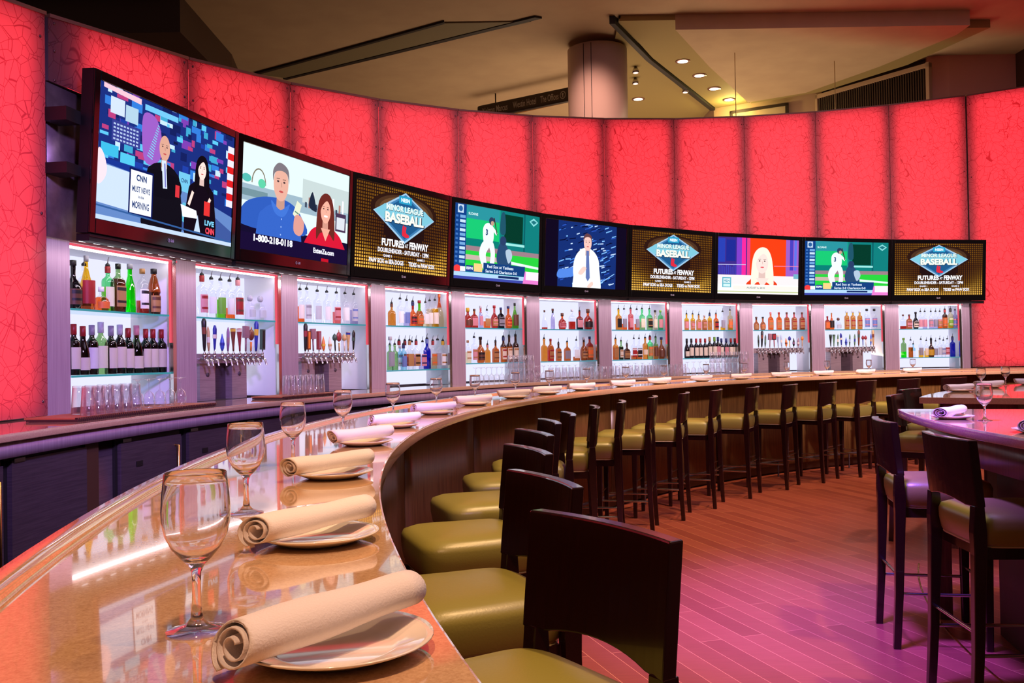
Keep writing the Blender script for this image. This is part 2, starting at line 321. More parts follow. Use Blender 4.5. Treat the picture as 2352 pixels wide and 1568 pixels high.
# ------------------------------------------------------------------ text
TXT = {}
def text_faces(s, bold=0.0):
    key = (s, bold)
    if key not in TXT:
        cu = bpy.data.curves.new('t', 'FONT'); cu.body = s; cu.size = 1; cu.offset = bold; cu.resolution_u = 3; cu.fill_mode = 'FRONT'
        ob = bpy.data.objects.new('t', cu); C.objects.link(ob)
        dg = bpy.context.evaluated_depsgraph_get(); me = ob.evaluated_get(dg).to_mesh()
        vs = [tuple(v.co) for v in me.vertices]; fs = [tuple(p.vertices) for p in me.polygons]
        xs = [v[0] for v in vs] or [0, 1]; ys = [v[1] for v in vs] or [0, 1]
        TXT[key] = (vs, fs, min(xs), max(xs), min(ys), max(ys))
        ob.evaluated_get(dg).to_mesh_clear(); bpy.data.objects.remove(ob); bpy.data.curves.remove(cu)
    return TXT[key]
class Art:
    """flat coloured shapes on a 16 x 9 picture, y up"""
    def __init__(s, clip=None): s.v = []; s.f = []; s.c = []; s.k = 0; s.cyc = None; s.n = 0; s.clip = clip
    def begin(s, n): s.cyc = (s.k+1, n); s.n = 0          # many small shapes share n layers
    def end(s): s.k = s.cyc[0]+s.cyc[1]; s.cyc = None
    def poly(s, pts, col):
        s.k += 1
        if s.cyc: s.n += 1; s.k = s.cyc[0]+s.n % s.cyc[1]
        if s.clip:
            X0, Y0, X1, Y1 = s.clip
            for ax, lim, sg in ((0, X0, 1), (0, X1, -1), (1, Y0, 1), (1, Y1, -1)):
                new = []
                for p, q in zip(pts, pts[1:]+pts[:1]):
                    ip, iq = (p[ax]-lim)*sg >= 0, (q[ax]-lim)*sg >= 0
                    if ip: new.append(p)
                    if ip != iq:
                        t = (lim-p[ax])/(q[ax]-p[ax]); new.append((p[0]+(q[0]-p[0])*t, p[1]+(q[1]-p[1])*t))
                pts = new
                if len(pts) < 3: return
        o = len(s.v)
        s.v += [(x, y, s.k) for x, y in pts]; s.f.append(tuple(range(o, o+len(pts)))); s.c.append(col)
    def rect(s, x0, y0, x1, y1, col): s.poly([(x0, y0), (x1, y0), (x1, y1), (x0, y1)], col)
    def ell(s, cx, cy_, rx, ry, col, n=24, rot=0):
        s.poly([(cx+rx*math.cos(2*PI*k/n)*math.cos(rot)-ry*math.sin(2*PI*k/n)*math.sin(rot), cy_+rx*math.cos(2*PI*k/n)*math.sin(rot)+ry*math.sin(2*PI*k/n)*math.cos(rot)) for k in range(n)], col)
    def curve(s, pts, col, n=5):
        """closed smooth outline through pts"""
        m_ = len(pts); out_ = []
        for i in range(m_):
            p0, p1, p2, p3 = pts[i-1], pts[i], pts[(i+1) % m_], pts[(i+2) % m_]
            for j in range(n):
                t = j/n; out_.append(tuple(.5*(2*p1[d]+(p2[d]-p0[d])*t+(2*p0[d]-5*p1[d]+4*p2[d]-p3[d])*t*t+(3*p1[d]-p0[d]-3*p2[d]+p3[d])*t**3) for d in (0, 1)))
        s.poly(out_, col)
    def line(s, x0, y0, x1, y1, w_, col):
        dx, dy = x1-x0, y1-y0; l = math.hypot(dx, dy) or 1; nx, ny = -dy/l*w_/2, dx/l*w_/2
        s.poly([(x0+nx, y0+ny), (x0-nx, y0-ny), (x1-nx, y1-ny), (x1+nx, y1+ny)], col)
    def text(s, t, cx, cy_, h, w_, col, bold=0.02, shear=0):
        vs, fs, x0, x1, y0, y1 = text_faces(t, bold); o = len(s.v); s.k += 1
        sx = w_/(x1-x0); sy = h/(y1-y0)
        s.v += [(cx+(x-(x0+x1)/2)*sx+shear*(y-y0)*sy, cy_+(y-(y0+y1)/2)*sy, s.k) for x, y, _ in vs]
        for f in fs: s.f.append(tuple(o+i for i in f)); s.c.append(col)
    def build(s, name, mat, parent, W_, H_, xc=0, zc=0, y=0.0, step=0.00025, unit=(16, 9)):
        me = bpy.data.meshes.new(name)
        me.from_pydata([(xc+(x/unit[0]-.5)*W_, y-k*step, zc+(yy/unit[1]-.5)*H_) for x, yy, k in s.v], [], s.f)
        ca = me.color_attributes.new('Col', 'FLOAT_COLOR', 'CORNER')
        for p in me.polygons:
            c = srgb(s.c[p.index])+(1,)
            for li in p.loop_indices: ca.data[li].color = c
        me.materials.append(MATS[mat]); o = bpy.data.objects.new(name, me); C.objects.link(o)
        if parent: o.parent = parent
        return o

# ------------------------------------------------------------------ the setting
b = MB(); b.box(-9, 22, -5, 24, -0.1, 0.0); structure(b.build('floor', 'floor_wood'))
b = MB(); b.arc(B, RI+0.02, 10.24, 215, 88, 0.0, 0.006, 40); structure(b.build('trim_1', 'aisle_dark'), 'dark floor of the aisle behind the bar')
# wall the panels, screens and niches are fixed to
b = MB(); b.arc(W, RW+0.46, RW+0.56, 200, 76, 0.0, 2.9, 64, smooth=True)
b.arc(W, RW-0.02, RW+0.46, 171.63, 95.26, 2.075, 2.93, 64, smooth=True)
b.arc(W, RW-0.02, RW+0.46, 200, 76, 0.0, 1.02, 64)
structure(b.build('wall_back', 'mount_steel'))
ZT = 6.2
cb = MB()
cb.prism([(-12, 11.8), (20, 11.8), (20, 24), (-12, 24)], ZT, ZT+0.1)
structure(cb.build('ceiling', 'ceiling_paint'))
# ceiling bands and soffits, each hanging a little under the ceiling
def drop(name, pts, mat, z=0.06, dz=0.0, label=None):
    b = MB(); b.prism(pts, ZT-z-dz, ZT-0.002-dz); o = b.build(name, mat, fix=True); structure(o, label); return o
def dirpt(x0, y0, dx, dy, t): return (x0+dx*t, y0+dy*t)
drop('trim_2', [(-4.2, 15.37), (-2.79, 14.42), (-0.9, 13.15), (0.35, 13.15), (-1.98, 14.48), (-3.76, 15.63)], 'beam_paint', .02, label='grey-green ceiling beam')
drop('trim_3', [(-3.85, 15.63), (-1.98, 14.45), (0.4, 12.95), (0.5, 13.0), (-1.93, 14.53), (-3.8, 15.68)], 'trim_line', .03)
drop('trim_12', [(-4.2, 15.37), (-2.79, 14.42), (-0.9, 13.15), (-0.9, 13.08), (-2.83, 14.38), (-4.25, 15.32)], 'trim_line', .03)
drop('trim_4', [(-6.5, 12.0), (-4.3, 12.0), (-4.35, 14.4), (-4.7, 16.5), (-7.5, 16.5)], 'dark_brown', .5, label='dark brown ceiling bulkhead')
# olive ceiling field right of the column, with its dark edge
drop('trim_5', [(1.62, 13.0), (2.27, 14.67), (3.98, 17.78), (3.9, 20), (1.95, 20), (1.7, 15.4), (1.6, 13.0)], 'soffit_paint', .05, label='olive ceiling field beside the column')
drop('trim_6', [(1.46, 13.0), (2.23, 14.68), (3.94, 17.8), (4.02, 17.76), (2.31, 14.66), (1.54, 13.0)], 'trim_line', .12)
drop('trim_7', [(1.6, 13.0), (2.33, 14.66), (4.03, 17.75), (4.6, 17.4), (3.25, 14.71), (2.4, 13.0)], 'soffit_paint', .08, label='gold-lit strip of soffit with downlights')
drop('trim_8', [(2.4, 13.0), (3.25, 14.71), (4.43, 16.87), (5.31, 16.3), (6.05, 14.85), (6.6, 13.4), (6.6, 13.0)], 'ceiling_paint', .22, label='lowered beige ceiling with a curved edge')
drop('trim_9', [(4.43, 16.87), (5.31, 16.3), (6.05, 14.85), (6.6, 13.4), (7.1, 13.4), (6.62, 15.1), (5.7, 16.6), (4.6, 17.3)], 'soffit_paint', .12, label='curved soffit strip')
def wall_line(name, pts, z0, z1, mat, th=0.12):
    b = MB()
    for (x0, y0), (x1, y1) in zip(pts, pts[1:]):
        d = Vector((x1-x0, y1-y0)).normalized(); nx, ny = -d.y*th, d.x*th
        b.prism([(x0, y0), (x1, y1), (x1+nx, y1+ny), (x0+nx, y0+ny)], z0, z1)
    o = b.build(name, mat, fix=True); structure(o); return o
wall_line('wall_far', [(-12, 20.5), (4.0, 20.5)], 0, ZT, 'wall_paint')
wall_line('wall_side', [(3.98, 20.5), (4.0, 17.78), (5.75, 16.75)], 0, ZT, 'wall_paint')
wall_line('wall_right', [(6.93, 15.08), (7.25, 15.0), (13.0, 15.0)], 0, ZT, 'wall_pink')
wall_line('wall_grille', [(5.75, 16.9), (6.98, 15.15)], 0, ZT, 'dark_brown')
b = MB(); b.box(8.35, 8.6, 14.7, 15.0, 0, ZT); structure(b.build('trim_10', 'dark_brown'), 'dark brown corner pier of the pink wall')
# ribbed wall grille
g = thing('wall_grille_panel', label='dark ribbed grille panel with pale frame on wall above red panels', cat='grille')
d = (Vector((6.92, 15.04))-Vector((5.72, 16.78))); ln = d.length; ang_g = math.atan2(d.y, d.x)
b = MB(); M = Matrix.Translation((5.72, 16.78, 0)) @ Matrix.Rotation(ang_g, 4, 'Z')
for k in range(46): b.box(0.03+k*ln/47, 0.03+k*ln/47+0.022, -0.05, 0.0, 4.0, 6.0, 0, M)
b.build('ribs', 'dark_brown', g)
b = MB(); b.box(0, ln, -0.02, 0.04, 3.95, 6.02, 0, M); b.build('backing', 'trim_line', g)
b = MB(); b.box(-0.05, 0.0, -0.07, 0.02, 3.9, 6.08, 0, M); b.box(ln, ln+0.06, -0.07, 0.02, 3.9, 6.08, 0, M); b.box(-0.05, ln+.06, -0.07, 0.02, 6.0, 6.07, 0, M); b.build('frame', 'wall_paint', g)
# round column
t = thing('round_column', (1.396, 14.2, 0), label='round clad column rising behind red panels, pink on one side', cat='column')
b = MB(); b.lathe([(0.461, 0), (0.461, ZT-.1)], 48); b.build('shaft', 'column_clad', t)
for a_ in (-122, -107):
    b = MB(); b.tube([(0.463*math.cos(R_(a_)), .463*math.sin(R_(a_)), 0.1), (0.463*math.cos(R_(a_)), .463*math.sin(R_(a_)), ZT-.12)], 0.005, 6); b.build('joint', 'trim_line', t)
# framed picture
pf = thing('framed_picture', (4.755, 17.31, 0), math.atan2(16.75-17.78, 5.75-4.0), 'framed picture with dark print hanging beside the grille', 'picture')
b = MB()
for x0, x1, z0, z1 in ((-.55, .55, 5.95, 6.0), (-.55, .55, 4.9, 4.95), (-.55, -.5, 4.9, 6.0), (.5, .55, 4.9, 6.0)): b.box(x0, x1, -.06, 0, z0, z1)
b.build('frame', 'bronze', pf)
b = MB(); b.box(-.5, .5, -.03, -.005, 4.95, 5.95); b.build('mount_board', 'ceiling_paint', pf)
b = MB(); b.box(-.38, .38, -.036, -.03, 5.05, 5.8); b.build('print', 'trim_line', pf)
# downlights
for k, (x, y, z) in enumerate([(2.85, 14.84, .08), (3.28, 15.62, .08), (3.71, 16.42, .08), (4.15, 17.15, .08), (2.44, 17.12, .05), (-0.35, 17.9, 0.0)]):
    lit = k < 5
    t = thing('downlight', (x, y, ZT-z), label=('round lit downlight, %s along the gold soffit strip' % ORD[k+1]) if k < 4 else ('round lit downlight in olive ceiling close beside the column' if lit else 'unlit dark downlight in beige ceiling under hanging sign'), cat='downlight', group='recessed downlights')
    b = MB(); b.lathe([(0.085, -.012), (0.12, -.012), (0.12, 0.0), (.085, 0.0)], 24, caps=False); b.build('trim_ring', 'panel_cap' if lit else 'bronze', t)
    b = MB(); b.lathe([(0.09, -.008), (0.0, -.0075)], 24, caps=False); b.build('lens', 'downlight_glow' if lit else 'trim_line', t)
    if lit and k < 4: lamp('SPOT', 'downlight_lamp', (x, y, ZT-z-.03), (x, y, 0), 60, (1, .85, .45), spot_size=R_(120), spot_blend=1, shadow_soft_size=.05)
lamp('SPOT', 'column_fill', (1.0, 12.3, 5.9), (1.5, 15.3, 4.2), 160, (1, .62, .5), spot_size=R_(50), spot_blend=1, shadow_soft_size=.1)  # spot added to brighten the column, without a fixture
lamp('POINT', 'wall_washer', (4.2, 17.2, 5.9), (0, 0, 0), 26, (1, .85, .3), shadow_soft_size=.05)
for k, (x, y) in enumerate([(2.13, 15.19), (2.21, 15.81), (3.18, 16.39)]):
    t = thing('accent_spotlight', (x, y, ZT-.1), label='small accent spotlight, %s from column, under olive ceiling' % ORD[k+1], cat='spotlight', group='accent spotlights')
    b = MB(); b.lathe([(0.02, 0.05), (.05, .0), (.06, -.05), (0.0, -.055)], 12); b.build('shade', 'chrome', t)
    b = MB(); b.lathe([(0.045, -.056), (0.0, -.06)], 12, caps=False); b.build('bulb', 'pink_glow', t)
# suspension cables
for k, (x, y) in enumerate([(3.5, 14.05), (5.2, 14.52)]):
    b = MB(); b.tube([(x, y, 4.0), (x, y, ZT-.2)], 0.006, 6); tag(b.build('suspension_cable', 'cable_steel'), ['thin taut cable in front of the framed picture', 'thin taut cable in front of the ribbed grille'][k], 'cable', 'suspension cables')
# directory sign
p0, p1 = Vector((-.56, 17.02)), Vector((1.4, 15.66)); d = p1-p0; ln = d.length
sg = thing('hanging_sign', (p0.x, p0.y, 5.9), math.atan2(d.y, d.x), 'dark hanging directory sign with pale lettering beside the column', 'sign')
b = MB(); b.box(0.0, ln, -.05, .05, -.13, .13); b.build('board', 'bronze', sg, bevel=0.04)
for x_ in (.4, ln-.4): b = MB(); b.tube([(x_, 0, .12), (x_, 0, .305)], .012, 8); b.build('hanger_rod', 'bronze', sg)
LG_ = (170, 158, 150)
for wd_, cx_, ww in (('Neiman Marcus', .42, .56), ('Westin Hotel', 1.07, .5), ('The Offices', 1.6, .38), ("Barney's", 2.16, .3)):
    a_ = Art(); a_.text(wd_, cx_, .1, .12, ww, LG_, .01); a_.build('lettering', 'flat_colour', sg, ln, .2, xc=ln/2, y=-.0515, unit=(2.386, .2))
a_ = Art(); n_ = 20
for k in range(n_):
    t0, t1 = 2*PI*k/n_, 2*PI*(k+1)/n_
    a_.poly([(1.88+.058*math.cos(t0), .1+.07*math.sin(t0)), (1.88+.058*math.cos(t1), .1+.07*math.sin(t1)), (1.88+.046*math.cos(t1), .1+.056*math.sin(t1)), (1.88+.046*math.cos(t0), .1+.056*math.sin(t0))], LG_)
a_.poly([(1.87, .06), (1.89, .06), (1.89, .11), (1.905, .11), (1.88, .14), (1.855, .11), (1.87, .11)], LG_)
a_.build('arrow_symbol', 'flat_colour', sg, ln, .2, xc=ln/2, y=-.0515, unit=(2.386, .2))
drop('trim_11', [(-.1, 17.6), (1.3, 16.6), (1.4, 16.9), (0.1, 17.9)], 'gold_trim', .10, 0.0)

# ------------------------------------------------------------------ red light panels
SEAM = [A0+DA*(i+1-.0855) for i in range(-1, 11)]        # seam angles; SEAM[0] is left of the first niche
def ztop(k): return 3.487+.17967*(k-1)
def panel(a0, a1, z0, zt0, zt1, label, inset0=.10, inset1=.10):
    p0, p1 = P2(W, RP, a0), P2(W, RP, a1); mid = (p0+p1)/2; d = p1-p0; ln = d.length-.008; am = (a0+a1)/2
    t = thing('light_panel', (mid.x, mid.y, z0), rz_out(am), label, 'light panel', 'red backlit wall panels')
    h0, h1 = zt0-z0, zt1-z0; x0, x1 = -ln/2, ln/2
    # local x: viewer's right (decreasing angle)
    b = MB(); b.add([(x0, 0, 0), (x1, 0, 0), (x1, 0, h1), (x0, 0, h0)], [(0, 1, 2, 3)]); b.build('acrylic_sheet', 'acrylic', t)
    D = .15
    b = MB()
    fr = [(x0, .003, 0), (x1, .003, 0), (x1, .003, h1), (x0, .003, h0)]; bk = [(x, D, z) for x, _, z in fr]
    b.add(fr+bk, [(4, 5, 6, 7), (0, 4, 5, 1), (1, 5, 6, 2), (2, 6, 7, 3), (3, 7, 4, 0)]); b.build('housing', 'panel_housing', t)
    b = MB(); e0, e1 = x0+inset0, x1-inset1
    zt = lambda x: h0+(h1-h0)*(x-x0)/(x1-x0)
    b.add([(e0, D-.03, .03), (e1, D-.03, .03), (e1, D-.03, zt(e1)-.03), (e0, D-.03, zt(e0)-.03)], [(0, 1, 2, 3)]); b.build('light_source', 'panel_light', t)
    b = MB(); b.add([(x0, -.012, h0), (x1, -.012, h1), (x1, D, h1), (x0, D, h0), (x0, -.012, h0+.02), (x1, -.012, h1+.02), (x1, D, h1+.02), (x0, D, h0+.02)], [(0, 3, 2, 1), (4, 5, 6, 7), (0, 1, 5, 4), (1, 2, 6, 5), (2, 3, 7, 6), (3, 0, 4, 7)]); b.build('top_cap', 'panel_cap', t)
    for xx, hh in ((x0+.045, h0), (x1-.045, h1)):
        for f in ((.035, .5, .94) if hh < 3 else (.03, .37, .7, .97)):
            b = MB(); M = Matrix.Translation((xx, 0, hh*f)) @ Matrix.Rotation(PI/2, 4, 'X'); b.lathe([(.009, 0), (.009, .004), (.005, .006), (0, .006)], 8, M=M); b.build('screw', 'screw_steel', t)
    return t
for k in range(11):
    a0, a1 = SEAM[k], SEAM[k+1]
    if k == 0: a0 = na(0, 0)+.1709*6.88663
    lab = 'red glowing crackle-pattern wall panel above the %s bottle niche from the bar near end' % ORD[k+1]
    panel(a0, a1, 2.937, ztop(k) if k else ztop(0)-.02, ztop(k+1), lab, .30 if k == 0 else .10)
panel(171.75+6.9*1.0, 171.75, 1.09, ztop(-1)-.05, ztop(0)-.02, 'tall red glowing panel running down to the counter beside the wine bottle niche')
panel(171.75+6.9*2.0, 171.75+6.9, 1.09, ztop(-2), ztop(-1)-.05, 'tall red glowing panel behind near end of the back counter')
panel(95.2, 88.4, 1.09, ztop(11), ztop(12), 'tall red glowing panel running down to counter beside the last screen')
panel(88.4, 81.6, 1.09, ztop(12), ztop(13), 'tall red glowing panel past the end of the niches')
for k, (z0, z1) in enumerate(((2.415, 2.475), (2.705, 2.78))):
    b = MB(); b.arc(W, RW-.16, RW-.03, 171.8, 171.10, z0, z1, 3)
    tag(b.build('mounting_arm', 'black_matte'), ['upper black mounting arm jutting beside the first screen', 'lower black mounting arm jutting beside the first screen'][1-k], 'bracket', 'black mounting arms')

# ------------------------------------------------------------------ niches
for i in range(12):
    a1 = A0+DA*i; a0 = a1+.1709*6.88663
    if i == 11: a1 = 95.26
    b = MB(); b.arc(W, RW, RW+.46, a0, a1, ZC, 2.075, 2)
    tag(b.build('steel_pillar', 'steel_v'), 'brushed steel pillar, %s along the back wall from the tall near panel' % ORD[i+1], 'pillar', 'steel pillars between the niches')
NICHE = ['wine and liqueur', 'beer tap', 'beer tap', 'mixed spirits', 'green bottle', 'cognac', 'whisky', 'wine', 'beer tap', 'beer tap', 'blue bottle']
TAPS = (1, 2, 8, 9)
for i in range(11):
    aL, aR = na(i, 0), na(i, 1); am = (aL+aR)/2
    t = thing('display_niche', label='white-lit %s display niche, %s from the near end of the wall' % (NICHE[i], ORD[i+1]), cat='niche', group='lit bottle niches')
    b = MB(); b.arc(W, RW+.36, RW+.38, aL, aR, ZC+.01, 2.06, 6); b.build('back_panel', 'niche_light', t)
    for nm, x0, x1 in (('side_panel', aL, aL-.08), ('side_panel', aR+.08, aR)):
        b = MB(); b.arc(W, RW+.012, RW+.37, x0, x1, ZC, 2.07, 1); b.build(nm, 'niche_white', t)
    b = MB(); b.arc(W, RW+.01, RW+.37, aL-.08, aR+.08, 2.055, 2.073, 6); b.build('top_panel', 'niche_white', t)
    b = MB(); b.arc(W, RW-.012, RW+.012, aR+.32, aR+.12, ZC, 2.07, 1); b.build('frame', 'chrome', t)
    b = MB(); b.arc(W, RW-.006, RW+.006, aL, aR, 2.052, 2.064, 6); b.arc(W, RW-.002, RW+.010, aR+.40, aR+.34, 1.5, 2.064, 1); b.build('red_leak_strip', 'red_leak_glow', t)  # red light leak at the niche edges, put in as glowing strips
    b = MB(); b.arc(W, RW+.03, RW+.055, aL-.2, aR+.2, 2.045, 2.054, 6); b.build('light_strip', 'led_white', t)
    for s_, z in ((0, 1.69), (1, 1.30)):
        if s_ and i in TAPS: continue
        if s_ and i in (3, 10): z = 1.25
        sh = MB(); sh.arc(W, RW+.012, RW+.31, aL-.12, aR+.12, z-.010, z, 6); o = sh.build('shelf', 'shelf_glass', t)
        sh = MB(); sh.arc(W, RW+.006, RW+.012, aL-.12, aR+.12, z-.011, z+.001, 6); sh.build('shelf_edge', 'shelf_edge', o)
def shelf_z(i, s_): return 1.691 if s_ == 0 else (1.251 if i in (3, 10) else 1.301)

# ------------------------------------------------------------------ bottles
GC = dict(c=(250, 250, 252), g=(150, 190, 130), d=(52, 60, 44), b=(96, 52, 34), a=(226, 150, 70), u=(40, 50, 190), n=(20, 235, 30), r=(196, 60, 50), o=(244, 120, 50), v=(200, 190, 226), y=(244, 190, 50), l=(236, 226, 190), k=(40, 30, 36), q=(176, 222, 240), G=(120, 226, 150), w=(40, 14, 22), p=(232, 120, 120), A=(200, 110, 52), L=(120, 200, 50))
for k_, c_ in GC.items(): tinted('glass_'+k_ if k_.islower() else 'glass_big_'+k_.lower(), tuple(min(255, int(255*((x/255)**.62))) for x in c_))
def gm(k): return 'glass_'+k if k.islower() else 'glass_big_'+k.lower()
LC = dict(w=(250, 248, 246), m=(248, 236, 212), t=(190, 140, 88), p=(226, 150, 160), r=(170, 36, 40), k=(34, 26, 30), u=(120, 140, 205), o=(238, 120, 60), g=(160, 156, 170), G=(130, 190, 70), n=(40, 50, 110), y=(226, 180, 50), b=(110, 66, 48), s=(206, 206, 214))
LN = dict(w='white', m='cream', t='tan', p='pink', r='red', k='black', u='blue', o='orange', g='grey', G='green', n='navy', y='yellow', b='brown', s='silver')
GN = dict(c='clear', g='green', d='dark green', b='brown', a='amber', u='deep blue', n='bright green', r='red', o='orange', v='lilac', y='yellow', l='pale gold', k='near-black', q='pale blue', G='mint green', w='dark red wine', p='pink', A='dark amber', L='lime green')
def paper(name, col):
    m, nt, out = new_mat(name); b = N(nt, 'ShaderNodeBsdfPrincipled'); b.inputs['Base Color'].default_value = srgb(col)+(1,); b.inputs['Roughness'].default_value = .45
    t = N(nt, 'ShaderNodeBsdfTranslucent'); t.inputs[0].default_value = srgb(col)+(1,); mx = N(nt, 'ShaderNodeMixShader'); mx.inputs[0].default_value = .38
    L(nt, b.outputs[0], mx.inputs[1]); L(nt, t.outputs[0], mx.inputs[2]); L(nt, mx.outputs[0], out.inputs[0])
for k_, c_ in LC.items(): paper('lab_'+('big_'+k_.lower() if not k_.islower() else k_), c_)
def lm_(k): return 'lab_'+('big_'+k.lower() if not k.islower() else k)
PROF = {
 'W': ([(.88, 0), (1, .012), (1, .60), (.9, .665), (.5, .73), (.38, .77), (.36, .95), (.42, .955), (.42, 1)], None, .038),
 'B': ([(.88, 0), (1, .012), (1, .42), (.86, .54), (.6, .64), (.42, .73), (.34, .95), (.4, .955), (.4, 1)], None, .041),
 'S': ([(.9, 0), (1, .012), (1, .66), (.93, .715), (.5, .765), (.34, .79), (.34, .93), (.42, .935), (.42, 1)], None, .040),
 'Q': ([(.95, 0), (1, .012), (1, .60), (.9, .67), (.5, .73), (.34, .77), (.34, .93), (.4, .935), (.4, 1)], (1.08, .8, 6, .5), .038),
 'F': ([(.95, 0), (1, .012), (1, .56), (.9, .64), (.4, .72), (.28, .76), (.28, .93), (.33, .935), (.33, 1)], (1.1, .6, 5, .4), .050),
 'R': ([(.7, 0), (.86, .02), (1, .25), (.96, .46), (.66, .58), (.36, .64), (.3, .70), (.3, .93), (.38, .935), (.36, 1)], None, .050),
 'T': ([(.9, 0), (1, .012), (.92, .5), (.62, .66), (.4, .76), (.38, .94), (.46, .945), (.46, 1)], None, .034),
 'K': ([(.92, 0), (1, .02), (.94, .3), (.92, .44), (1.04, .50), (.98, .56), (.6, .78), (.42, .84), (.36, .93), (.44, .935), (.44, 1)], None, .041),
 'P': ([(.95, 0), (1, .015), (.98, .5), (.84, .62), (.4, .68), (.34, .76), (.46, .80), (.5, .9), (.4, 1)], (1, 1, 4, .55), .046),
 'G': ([(.8, 0), (.96, .02), (1, .2), (.86, .42), (.5, .6), (.26, .76), (.2, .95), (.26, .955), (.26, 1)], None, .046),
 'C': ([(.6, 0), (.84, .03), (1, .3), (.9, .5), (.5, .62), (.26, .68), (.24, .8), (.32, .82), (.34, 1)], None, .060),
}
PROTO = {}
def bottle(spec, i, s_, f, ordn, dr_=0.10, extra=''):
    """spec: type glass liquid[level] label cap height"""
    ty, gl, lq, lb, cp, ht = spec.split(); ht = float(ht)
    lc, lv = (lq[0], float(lq[1:])) if lq != '-' else (None, 0)
    if spec not in PROTO:
        prof, sq, r0 = PROF[ty]; sc_ = ht/.30
        if ty in 'CP': sc_ = min(1, ht/.24)
        rr = r0*max(.8, min(1.08, sc_)); pr_ = [(r*rr, z*ht) for r, z in prof]
        if lc:                                              # split the profile at the liquid level
            zl = lv*ht; new = []
            for (r1, z1), (r2, z2) in zip(pr_, pr_[1:]):
                new.append((r1, z1))
                if z1 < zl < z2: t_ = (zl-z1)/(z2-z1); new.append((r1+(r2-r1)*t_, zl))
            new.append(pr_[-1]); pr_ = new
            ms_ = [1 if (pr_[k][1]+pr_[k+1][1])/2 < zl else 0 for k in range(len(pr_)-1)]
        else: ms_ = [0]*(len(pr_)-1)
        q = (sq[0], sq[1], sq[2], sq[3]*rr) if sq else None
        b = MB(); b.lathe(pr_, 14 if not sq else 20, sq=q, mats=ms_)
        main = b.mesh('bottle', [gm(gl), gm(lc or gl)])
        parts = []
        if lb != '-':
            zs = {'K': (.06, .42), 'B': (.10, .36), 'C': (.12, .4), 'P': (.12, .42), 'R': (.1, .42)}.get(ty, (.12, .55))
            if lb[0] == 'h': zs = (.22, .46); lb = lb[1:]
            fx, fy = (sq[0], sq[1]) if sq else (1, 1)
            b = MB(); lr = rr*1.015+.0006
            if ty in 'CRG': lr = rr*1.03
            b.lathe([(lr, zs[0]*ht), (lr, zs[1]*ht)], 10, sq=((fx*1.01, fy*1.04, sq[2], 0) if sq else None), ang=(R_(-90-72), R_(-90+72)), caps=False)
            if len(lb) > 1:
                lr2 = lr+.0008; b.lathe([(lr2, (zs[0]+.08)*ht), (lr2, (zs[0]+.13)*ht)], 10, mi=1, sq=((fx*1.012, fy*1.05, sq[2], 0) if sq else None), ang=(R_(-90-60), R_(-90+60)), caps=False)
                b.lathe([(lr2, (zs[1]-.10)*ht), (lr2, (zs[1]-.03)*ht)], 10, mi=1, sq=((fx*1.012, fy*1.05, sq[2], 0) if sq else None), ang=(R_(-90-60), R_(-90+60)), caps=False)
            parts.append(('label', b.mesh('label', [lm_(lb[0]), lm_(lb[-1])])))
        nr = pr_[-1][0]
        if cp[0] in 'P':
            b = MB(); b.lathe([(nr*.9, ht), (nr*.95, ht+.012), (nr*.5, ht+.02), (.003, ht+.024)], 8, mi=0)
            b.tube([(0, 0, ht+.02), (0.001, -.003, ht+.045), (.003, -.008, ht+.062)], [.0035, .0028, .002], 6, mi=1)
            if len(cp) > 1: b.lathe([(nr*1.06, ht*.86), (nr*1.1, ht*1.0), (nr*.9, ht*1.005)], 8, mi=2, caps=False)
            parts.append(('pour_spout', b.mesh('pour_spout', ['black_matte', 'dark_steel', lm_(cp[-1]) if len(cp) > 1 else 'black_matte'])))
        elif cp != '-':
            z0 = {'W': .80, 'B': .80, 'P': .76, 'C': .82, 'Q': .9}.get(ty, .9)
            b = MB(); b.lathe([(nr*1.0, z0*ht), (nr*1.12, z0*ht+.001), (nr*1.12, ht+.003), (nr*.8, ht+.004)], 10)
            if ty == 'P': b = MB(); b.lathe([(nr*.8, z0*ht), (nr*1.4, z0*ht+.008), (nr*1.55, ht-.016), (nr*.8, ht)], 10)
            parts.append(('cap', b.mesh('cap', [lm_(cp)])))
        PROTO[spec] = (main, parts)
    main, parts = PROTO[spec]
    o = bpy.data.objects.new('bottle', main); C.objects.link(o)
    a = na(i, f)
    o.location = polar(W, RW+dr_, a, shelf_z(i, s_)); o.rotation_euler[2] = rz_out(a)+rnd.uniform(-.12, .12)
    lbn = lb.lstrip('h')
    nm = GN[gl if gl != 'c' or not lc or lc == 'c' else lc]
    desc = '%s bottle%s' % (nm, (' with %s label' % LN[lbn[0]]) if lb != '-' else '')
    if gl == 'c' and lc and lc != 'c': desc = 'part-full ' + desc
    tag(o, '%s, %s along %s shelf of %s niche' % (desc, ORD[ordn+1], 'upper' if s_ == 0 else 'lower', ORD[i+1]), 'bottle', '%s shelf bottles of the %s niche' % ('upper' if s_ == 0 else 'lower', ORD[i+1]))
    for nm_, me in parts:
        p = bpy.data.objects.new(nm_, me); C.objects.link(p); p.parent = o
    return o
def shelf(i, s_, rows, dr_=.10):
    rows = sorted(rows, key=lambda r: r[0])
    for k, r in enumerate(rows): bottle(r[1], i, s_, r[0], k, r[2] if len(r) > 2 else dr_)
shelf(0, 0, [(.157, 'R k k.8 bk k .29'), (.269, 'G y A.42 r g .33'), (.375, 'S c v.5 g P .285', .2), (.40, 'C c o.6 o w .15'), (.46, 'S G L.55 m Pr .285'), (.555, 'Q g b.7 tk k .31'), (.665, 'T n n.66 - g .32'), (.785, 'S c r.3 wk t .30'), (.898, 'K A b.5 tb k .31')])
